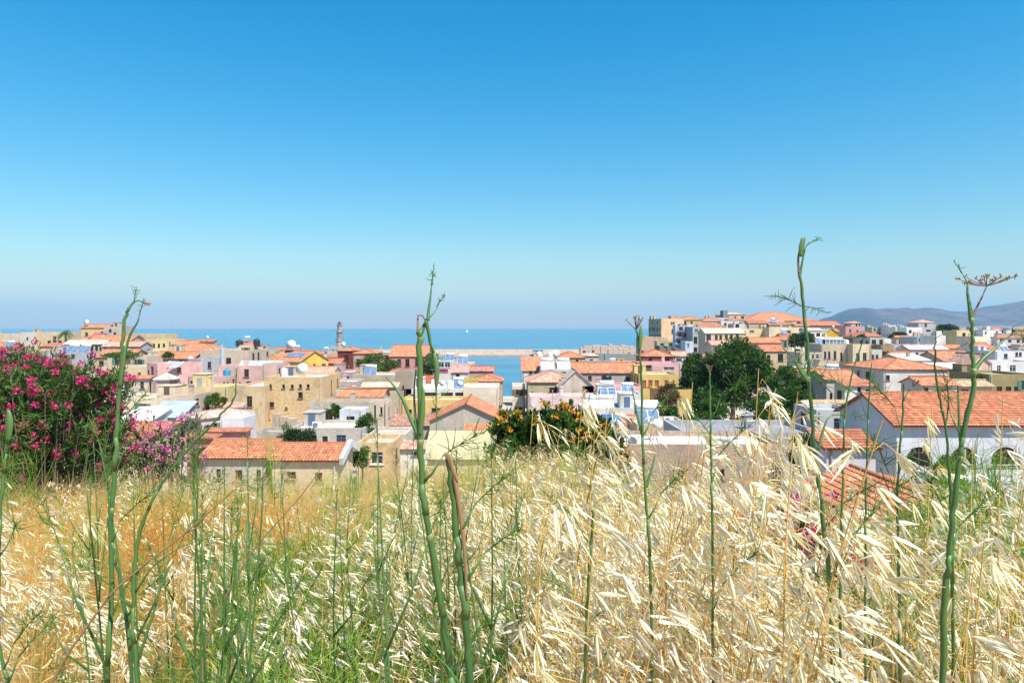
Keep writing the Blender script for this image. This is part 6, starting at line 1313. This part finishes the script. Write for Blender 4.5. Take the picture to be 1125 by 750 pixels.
for _ in range(10500):
    y = 1.25 + 8.6 * rs.random() ** .75; u = rs.uniform(-120, 1240); x = (u - CX) * y / F
    pz = mnoise.noise(Vector((x * .55, y * .55, 3.1))) ; orange = 1.15 * math.exp(-(((u - 190) / 170) ** 2 + ((y - 4.2) / 2.0) ** 2)) + .40 * (pz > .1); gch = .08 + .30 * (u > 600 and y < 3.4) + .26 * math.exp(-(((u - 420) / 170) ** 2 + ((y - 2.6) / 1.3) ** 2)) + .45 * math.exp(-(((u - 1090) / 70) ** 2 + ((y - 2.6) / 1.6) ** 2)) + .25 * (pz < -.28) + .25 * math.exp(-(((u - 300) / 220) ** 2 + ((y - 7.5) / 1.2) ** 2))
    r_ = rs.random(); h_ = np.interp(y, [1, 3, 5, 10], [.62, .60, .50, .50]) * rs.uniform(.7, 1.15) / .42; k = rs.uniform(.75, 1.15)
    if r_ < gch: green.put(TU[rs.randint(8)], x, y, gz(x, y), rs.uniform(.9, 1.2), rs.uniform(0, 6.28), (.32 * k, .42 * k, .07 * k), h_)
    elif r_ < gch + orange * .75: dry.put(TU[rs.randint(8)], x, y, gz(x, y), rs.uniform(.9, 1.3), rs.uniform(0, 6.28), (.80 * k, .38 * k, .08 * k), h_ * .92)
    else: dry.put(TU[rs.randint(8)], x, y, gz(x, y), rs.uniform(.9, 1.3), rs.uniform(0, 6.28), (.86 * k, .62 * k, .24 * k), h_)
dry.build('dry_grass', GR, 'dry straw and tan grass covering the hilltop field', 'grass')
green.build('green_grass', GR, 'patches of green grass growing through the dry field', 'grass')
# --- fennel
FST = None
def fennel_mat():
    t = NT('fennel_stem'); v = t.coords(); a = t.noise(v, 3.0, 3, .6, (6, 6, 1)); b = t.noise(v, 60, 2, .5, (1, 1, .05)); c = t.mix(t.ramp(a, [(.35, 0), (.65, 1)]), (.028, .095, .026), (.07, .155, .035)); t.col(t.mix(t.ramp(b, [(.4, 0), (.7, .5)]), c, (.09, .19, .06))); t.set(Roughness=.42); return t.mat
FST = fennel_mat(); FND = paint((.17, .22, .07), .5); FSH = paint((.085, .17, .045), .5); FLF = leafmat((.07, .17, .03), (.14, .27, .05), .5, .3); FUM = paint((.30, .20, .10), .7); FDRY = paint((.26, .15, .07), .8); FPUR = paint((.16, .10, .08), .6)
def smoothpath(P, n=6):
    out = []
    P = [Vector(p_) for p_ in P]
    for i in range(len(P) - 1):
        p0, p1, p2, p3 = P[max(i - 1, 0)], P[i], P[i + 1], P[min(i + 2, len(P) - 1)]
        for k in range(n):
            t_ = k / n; out.append(.5 * ((2 * p1) + (p2 - p0) * t_ + (2 * p0 - 5 * p1 + 4 * p2 - p3) * t_ ** 2 + (3 * p1 - p0 - 3 * p2 + p3) * t_ ** 3))
    out.append(P[-1]); return out
def threads(o, p, d, n, L_, seed):
    r_ = np.random.RandomState(seed); t_ = TP(); d = unit(np.array(d, float))
    q0 = np.linspace(0, 1, 5); main = np.array(p) + d * (q0 * L_)[:, None] + np.array([0, 0, -.15 * L_]) * (q0 ** 2)[:, None]; t_.add(*tube3(main, np.linspace(.0011, .0004, 5)), 0)
    for _ in range(n):
        x = r_.uniform(.15, 1); b = np.array([np.interp(x, q0, main[:, j]) for j in range(3)]); dd = unit(d * .6 + r_.normal(size=3) * .75); l = L_ * r_.uniform(.2, .5) * (1.2 - x * .6)
        P = np.stack([b, b + dd * l * .5 + r_.normal(size=3) * l * .06, b + dd * l + r_.normal(size=3) * l * .12]); t_.add(*tube3(P, np.array([.0006, .0005, .0003])), 0)
    t_.done(); link('leaf', np_mesh('leaf', t_.V, t_.F, FLF, col=WHITET(len(t_.V))), o)
def umbel(o, p, d, L_, n, seed, spread=.55, seeds=True):
    r_ = np.random.RandomState(seed); d = unit(np.array(d, float)); m = MB(); sd_ = MB()
    for k in range(n):
        dd = unit(d + unit(r_.normal(size=3)) * spread * r_.uniform(.4, 1.1)); e = np.array(p) + dd * L_ * r_.uniform(.8, 1.1)
        if spread > 1.5: an_ = 2 * math.pi * k / n + r_.normal() * .2; ro_ = r_.uniform(.55, 1.05); e = np.array(p) + np.array([math.cos(an_) * ro_, math.sin(an_) * ro_, .28 + .1 * r_.normal()]) * L_
        mid = (np.array(p) + e) / 2 - d * L_ * .05
        m.tube([tuple(p), tuple(mid), tuple(e)], [.0008, .0006, .0005], 4, cap=False)
        for j in range(7):
            c = e + unit(r_.normal(size=3) + d * .5) * L_ * .11 * r_.random(); s_ = L_ * .045 * r_.uniform(.7, 1.3); m.tube([tuple(e), tuple(c)], .0004, 3, cap=False); sd_._lathe([(.0002, -s_), (s_ * .8, 0), (.0002, s_)], 5, tuple(c), 0)
    u_ = m.build('umbel', FPUR, o); sd_.build('seeds', FUM, u_)
def fennel(label, path, d, wpx, tipw=.45, branches=(), umbels=(), sheaths=(), leaves=(), mat=None, name='fennel_stalk', seed=0, nodes=(), ddep=0.0, cat='fennel'):
    P = [px(u, v, d + ddep * i) for i, (u, v) in enumerate(path)]
    x0, y0 = P[0].x + max(-.12, min(.12, (P[0].x - P[1].x) / max(.02, (P[1].z - P[0].z)) * .35)), P[0].y; g = gz(x0, y0) - .03; o = empty(name, (x0, y0, g)); tag(o, label, cat)
    B = Vector((x0, y0, g)); loc = [p_ - B for p_ in P]
    if P[0].z > g + .05: loc = [loc[0] * 0.0, loc[0] * .3, loc[0] * .6, loc[0] * .85] + loc
    sp = smoothpath(loc, 6); r0 = wpx * .64 * d / F / 2; n = len(sp); m = MB(); rad = [r0 * (1.12 - (1.12 - tipw) * (i / (n - 1)) ** 1.3) for i in range(n)]
    rn_ = np.random.RandomState(seed + 40); rad = [r * (1 + .07 * rn_.normal()) for r in rad]; sp2 = [q_ + Vector((rn_.normal(), rn_.normal(), 0)) * r0 * .22 for q_ in sp]; sp = [sp[0]] + sp2[1:-1] + [sp[-1]]
    m.tube(sp, rad, 16, rib=.07); m.build('stem', mat or FST, o, True)
    if mat is None:
        for fr_ in (.42, .60, .78):
            k0 = int(n * (fr_ + rn_.uniform(-.06, .06))); k1 = min(n - 2, k0 + 3)
            if k1 - k0 < 2: continue
            if HV + (CZ - B.z - sp[k1].z) * F / d < 455: continue
            seg = sp[k0:k1 + 1]; m = MB(); m.tube(seg, [rad[k0 + j] * (1.17 - .12 * j / (k1 - k0)) for j in range(len(seg))], 12, rib=.05); m.build('leaf_sheath', FSH, o, True)
            an = rn_.choice((-1, 1)) * rn_.uniform(.4, .9); e0 = seg[-1]; e1 = e0 + Vector((an * .03, rn_.normal() * .01, .035)); m = MB(); m.tube([e0, (e0 + e1) / 2 + Vector((0, 0, -.004)), e1], [rad[k1] * .7, rad[k1] * .45, rad[k1] * .2], 6); m.build('leaf_stalk', FST, o, True)
            threads(o, tuple(e1), (an, rn_.normal() * .3, .7), 26, .055 + .04 * rn_.random(), seed * 11 + k0)
    dv = Vector((0, 0, 0))
    Lp = lambda u, v, off=0: px(u, v, d + off) - B
    for i, (bp, bw, kind) in enumerate(branches):
        q_ = smoothpath([Lp(u, v, .004 * j) for j, (u, v) in enumerate(bp)], 5); m = MB(); n = len(q_); m.tube(q_, [bw * .8 * d / F / 2 * (1 - .72 * j / (n - 1)) for j in range(n)], 8); m.build('branch' if kind != 'dry' else 'broken_tip', {'g': FST, 's': FSH, 'dry': FDRY, 'p': FPUR}[kind], o, True)
    for (u, v, sz) in nodes:
        m = MB(); c = Lp(u, v); c = min(sp, key=lambda q_: (q_.z - c.z) ** 2 + .3 * (q_.x - c.x) ** 2); r = sz * .74 * d / F / 2; m._lathe([(r * .62, -r * .9), (r * .88, 0), (r * .62, r * .9)], 10, tuple(c), 0); m.build('node', FND, o, True)
    for i, (bp, w_) in enumerate(sheaths):
        q_ = smoothpath([Lp(u, v, -.004) for u, v in bp], 5); n = len(q_); V, Fq = ribbon(np.array([tuple(a) for a in q_]), w_ * d / F, np.array([.1, -1, .1]), np.sin(np.linspace(.35, 3.05, n)) ** .7)
        q2 = link('leaf_sheath', np_mesh('leaf_sheath', V, Fq, FDRY if 'dead' in label else FSH), o); q2.modifiers.new('t', 'SOLIDIFY').thickness = .0012
    for i, (u, v, du, dv_, L_, nt) in enumerate(leaves): threads(o, tuple(Lp(u, v)), (du, .1, dv_), nt, L_, seed * 7 + i)
    for i, (u, v, du, dv_, L_, nt, sp_) in enumerate(umbels): umbel(o, tuple(Lp(u, v)), (du, -.1, dv_), L_, nt, seed * 5 + i, sp_)
    return o
fennel('thickest green fennel stalk with a snapped and folded top at the centre', [(497, 760), (487, 680), (472, 590), (463, 520), (462, 450), (461, 372), (460, 366)], .85, 12, .72,
       branches=[([(459, 368), (459, 352), (459, 347)], 4, 'dry'), ([(459, 347), (463, 346), (467, 351), (470, 356)], 3, 'dry'), ([(461, 368), (465, 358), (469, 350)], 6, 'g'), ([(470, 352), (471, 340), (473, 326), (474, 314)], 5, 'g'), ([(464, 366), (470, 352), (477, 343), (481, 337)], 2.6, 'g'),
                 ([(468, 352), (471, 366), (473, 378), (477, 388), (480, 410), (479, 425)], 5.5, 's'), ([(461, 480), (452, 462), (443, 440), (434, 425), (424, 414)], 7, 'g'), ([(458, 478), (456, 455), (455, 430), (457, 405)], 5, 'g')], sheaths=[([(461, 478), (464, 455), (465, 425)], 6), ([(477, 388), (480, 405), (479, 428)], 6)], nodes=[(461, 370, 13), (461, 480, 13), (468, 585, 14)], leaves=[(474, 314, .1, 1, .03, 10), (480, 337, .5, 1, .02, 8), (479, 425, 0, -1, .05, 14)], seed=1)
fennel('broken thick dead stalk with torn brown sheath in the lower centre', [(517, 760), (512, 690), (505, 620), (499, 560), (493, 505)], .75, 13, .8, branches=[([(493, 508), (491, 503), (489, 497)], 9, 'dry')], sheaths=[([(494, 499), (503, 545), (510, 600), (513, 660)], 5), ([(491, 497), (496, 512), (503, 530)], 5)], seed=2)
fennel('tall fennel stalk with a curled yellow bud in front of the left hill', [(117, 765), (122, 660), (123, 560), (128, 480), (131, 430), (134, 385), (137, 352), (142, 338)], 1.1, 8.5, .5,
       branches=[([(132, 420), (137, 390), (143, 368), (151, 354), (153, 346)], 5, 'g'), ([(140, 342), (145, 334), (151, 330), (156, 332)], 4, 's'), ([(124, 560), (118, 530), (112, 500), (110, 490)], 4, 'g')], sheaths=[([(131, 425), (134, 400), (138, 378)], 5)], nodes=[(131, 425, 8), (123, 560, 9)], umbels=[(156, 332, .9, -.2, .012, 8, .6)], leaves=[(147, 332, .1, 1, .03, 8), (110, 490, -.4, 1, .06, 20), (153, 346, .2, 1, .03, 8)], seed=3)
fennel('slender green fennel stem beside the tall one with the yellow bud', [(146, 765), (140, 690), (128, 620), (121, 575), (120, 545)], 1.05, 7, .4, branches=[([(140, 690), (150, 640), (152, 610)], 4, 'g')], leaves=[(120, 545, -.2, 1, .08, 24)], seed=4)
fennel('long curving fennel stem arching right over the left field', [(152, 765), (146, 680), (149, 610), (162, 560), (185, 520), (212, 488), (240, 458), (256, 440), (259, 424)], 1.0, 7, .3, branches=[([(149, 650), (170, 620), (200, 600)], 3, 'g')], nodes=[(146, 680, 7)], leaves=[(259, 424, 0, 1, .03, 8), (200, 600, 1, .4, .06, 18)], seed=5)
fennel('tallest fennel stalk rising into the sky right of the big tree', [(912, 640), (905, 580), (897, 510), (891, 450), (888, 400), (884, 350), (879, 305), (878, 298)], 1.05, 8, .5,
       branches=[([(878, 300), (877, 284), (879, 272), (880, 262)], 4, 'p'), ([(879, 302), (882, 285), (885, 272), (889, 266)], 3.6, 'g'), ([(889, 418), (882, 405), (874, 396)], 5, 'g'), ([(899, 494), (903, 478), (908, 462), (914, 456)], 5, 's')], sheaths=[([(880, 282), (881, 270), (884, 260)], 6), ([(889, 420), (881, 408), (873, 394)], 6)], nodes=[(879, 302, 6), (889, 418, 8)], leaves=[(881, 336, -.9, .5, .05, 26), (882, 336, .8, -.1, .04, 14), (886, 270, .8, .6, .03, 12), (914, 456, 1, .1, .05, 12)], seed=6)
fennel('thick forked fennel stalk with a flat umbel at the right edge', [(1038, 660), (1044, 600), (1051, 530), (1058, 480), (1066, 440), (1069, 402), (1068, 370), (1067, 350)], .9, 10, .55,
       branches=[([(1067, 352), (1065, 335), (1063, 322), (1063, 311)], 6.5, 'g'), ([(1067, 352), (1073, 338), (1079, 326), (1084, 314)], 3.6, 'p'), ([(1069, 408), (1080, 394), (1092, 384), (1103, 373)], 7, 'g'), ([(1063, 312), (1060, 305), (1057, 300)], 2.5, 'g'), ([(1056, 490), (1054, 470), (1053, 440), (1052, 424)], 5, 's')], nodes=[(1067, 352, 9), (1069, 405, 11), (1054, 500, 11)], umbels=[(1084, 314, .25, .8, .031, 18, 1.9)], leaves=[(1057, 300, -.5, 1, .02, 8), (1103, 373, 1, .6, .05, 14)], seed=7)
fennel('thin fennel stem left of the thick forked stalk', [(1046, 600), (1044, 540), (1040, 480), (1033, 440), (1028, 410), (1027, 385), (1028, 374)], .95, 5.5, .35, branches=[([(1038, 470), (1041, 455), (1040, 440)], 3, 'g')], nodes=[(1035, 452, 6)], leaves=[(1028, 374, .1, 1, .02, 6)], seed=8)
fennel('fennel stem with a small dry umbel above the harbour wall', [(714, 610), (709, 540), (706, 480), (705, 420), (702, 380), (699, 362)], 1.0, 5.5, .5, branches=[([(706, 480), (701, 460), (697, 440), (694, 425)], 4, 's'), ([(710, 535), (716, 515), (720, 498)], 5, 's')], sheaths=[([(703, 385), (704, 370), (704, 357)], 4)], umbels=[(699, 362, -.05, 1, .02, 12, .7)], seed=9)
fennel('thin fennel stem with a tiny umbel in front of the biggest tree', [(783, 610), (782, 540), (781, 480), (780, 430), (780, 410)], 1.0, 4.5, .5, umbels=[(780, 410, .1, 1, .012, 8, .7)], leaves=[(782, 480, -.5, .8, .05, 14)], seed=10)
fennel('thin green stem leaning right in front of the lavender gable', [(924, 600), (926, 530), (928, 460), (934, 420), (944, 385), (947, 378)], .95, 4.5, .35, leaves=[(947, 378, .2, 1, .02, 6)], seed=11)
fennel('straight green stem rising past the lavender gable apex', [(951, 640), (951, 560), (953, 480), (955, 430), (958, 398)], .95, 4.5, .4, branches=[([(952, 500), (960, 486), (964, 474)], 3, 'g')], seed=12)
fennel('dark straight stem in front of the small ochre house roof', [(988, 650), (986, 570), (988, 500), (992, 450), (993, 420)], 1.0, 5, .5, branches=[([(993, 440), (998, 430), (1004, 424)], 2, 'g')], umbels=[(1003, 424, .6, .8, .012, 8, .8)], leaves=[(986, 520, .6, .8, .05, 14)], seed=13)
fennel('olive green stem standing alone among pale oats in the centre', [(642, 765), (644, 690), (647, 630), (650, 585), (651, 560)], 1.0, 6, .6, branches=[([(645, 688), (655, 676), (670, 668), (682, 662)], 3, 's')], nodes=[(647, 630, 7)], seed=14)
fennel('green stem at the far left edge with a drooping sheath', [(-2, 640), (0, 570), (4, 520), (8, 480), (10, 462)], 1.1, 7, .5, sheaths=[([(8, 485), (10, 465), (9, 450)], 8)], seed=15)
fennel('dark green stem cut by the lower left corner', [(12, 770), (4, 735), (-4, 700)], .9, 8, .6, seed=16)
fennel('dry brown stick leaning diagonally across the lower left field', [(52, 765), (110, 668), (156, 622), (200, 588), (246, 548), (264, 532)], 1.0, 5, .35, mat=FDRY, branches=[([(200, 588), (232, 570), (252, 552)], 2, 'dry'), ([(150, 628), (130, 636), (100, 640)], 1.5, 'dry')], name='dry_stick', seed=17, cat='dry stick')
fennel('two toned dry twig crossing behind the left fennel stems', [(228, 700), (262, 630), (290, 590), (330, 545), (362, 500)], 1.4, 3.2, .4, mat=FDRY, name='dry_stick', seed=18, cat='dry stick')
# thinner fennel in the middle of the field: one kind, copied
protos = []
for i in range(7):
    r_ = np.random.RandomState(500 + i); o = empty('young_fennel', (0, 0, -50)); P = [Vector((0, 0, 0))]; lx, ly = r_.normal() * .20, r_.normal() * .10
    for k in range(1, 6): P.append(Vector((lx * (k / 5) ** 1.5 + r_.normal() * .008, ly * k / 5, k / 5)))
    sp = smoothpath(P, 4); n = len(sp); m = MB(); m.tube(sp, [.0042 * (1.1 - .8 * j / (n - 1)) for j in range(n)], 7); m.build('stem', FST, o, True)
    for k in range(3):
        b = sp[int(n * (.35 + .2 * k))]; an = r_.uniform(0, 6.28); dd = Vector((math.cos(an), math.sin(an) * .6, 1.3)).normalized(); m = MB(); e = b + dd * r_.uniform(.08, .2); m.tube([b, (b + e) / 2 + Vector((math.cos(an) * .015, 0, 0)), e], [.0028, .002, .0008], 6); m.build('branch', FST, o, True); threads(o, tuple(e), tuple(dd), 26, .10, 900 + i * 5 + k)
    threads(o, tuple(sp[-1]), (0, 0, 1), 14, .06, 990 + i); protos.append(o)
FL = 'thin young green fennel stem with feathery leaves among the dry grass'; first = set(); cnt = 0
for _ in range(4000):
    if cnt >= 78: break
    if rs.random() < .8: u = rs.uniform(60, 570); d = rs.uniform(1.15, 2.8); vt = rs.uniform(480, 660)
    else: u = rs.uniform(560, 1130); d = rs.uniform(1.3, 2.6); vt = rs.uniform(520, 680)
    x, y = place(u, d); g = gz(x, y); h_ = CZ - (vt - HV) * d / F - g
    if not .6 < h_ < 1.45: continue
    i = rs.randint(7); pr = protos[i]
    if i in first:
        o = pr.copy(); COL.objects.link(o)
        for ch in pr.children: c = ch.copy(); COL.objects.link(c); c.parent = o
    else: o = pr; first.add(i)
    o.location = (x, y, g - .02); o.rotation_euler = (0, 0, rs.uniform(-.8, .8) + (math.pi if rs.random() < .5 else 0)); o.scale = (1, 1, h_); tag(o, FL, 'fennel', 'young fennel stems in the field'); cnt += 1
# feathery green undergrowth
FR = []
for i in range(5):
    t_ = TP()
    for _ in range(70):
        d = unit(rs.normal(size=3) + np.array([0, 0, .8])); b = rs.normal(size=3) * np.array([.05, .05, .06]) + np.array([0, 0, .22]); l = rs.uniform(.05, .14); P = np.stack([b, b + d * l * .5 + rs.normal(size=3) * .006, b + d * l + rs.normal(size=3) * .012]); t_.add(*ribbon(P, .0013, None, np.array([1, .9, .4])), 0)
    for _ in range(7):
        e = rs.normal(size=3) * np.array([.06, .06, .03]) + np.array([0, 0, .3]); t_.add(*ribbon(np.stack([np.zeros(3), e * .5 + rs.normal(size=3) * .01, e]), .003), 0)
    FR.append(t_.done())
fm = Mass()
for _ in range(640):
    z_ = rs.random(); u, y = (rs.uniform(240, 590), rs.uniform(1.3, 3.4)) if z_ < .62 else ((rs.uniform(1010, 1180), rs.uniform(1.1, 3.2)) if z_ < .84 else (rs.uniform(0, 1125), rs.uniform(2, 7))); x = (u - CX) * y / F; k = rs.uniform(.7, 1.2); sc = rs.uniform(1.0, 1.7)
    fm.put(FR[rs.randint(5)], x, y, gz(x, y) + rs.uniform(0, .35) * (1.9 if u > 1000 else 1), sc, rs.uniform(0, 6.28), (.24 * k, .38 * k, .06 * k))
fm.build('fennel_fronds', GR, 'fine feathery green fennel leaves low in the field', 'fennel leaves')
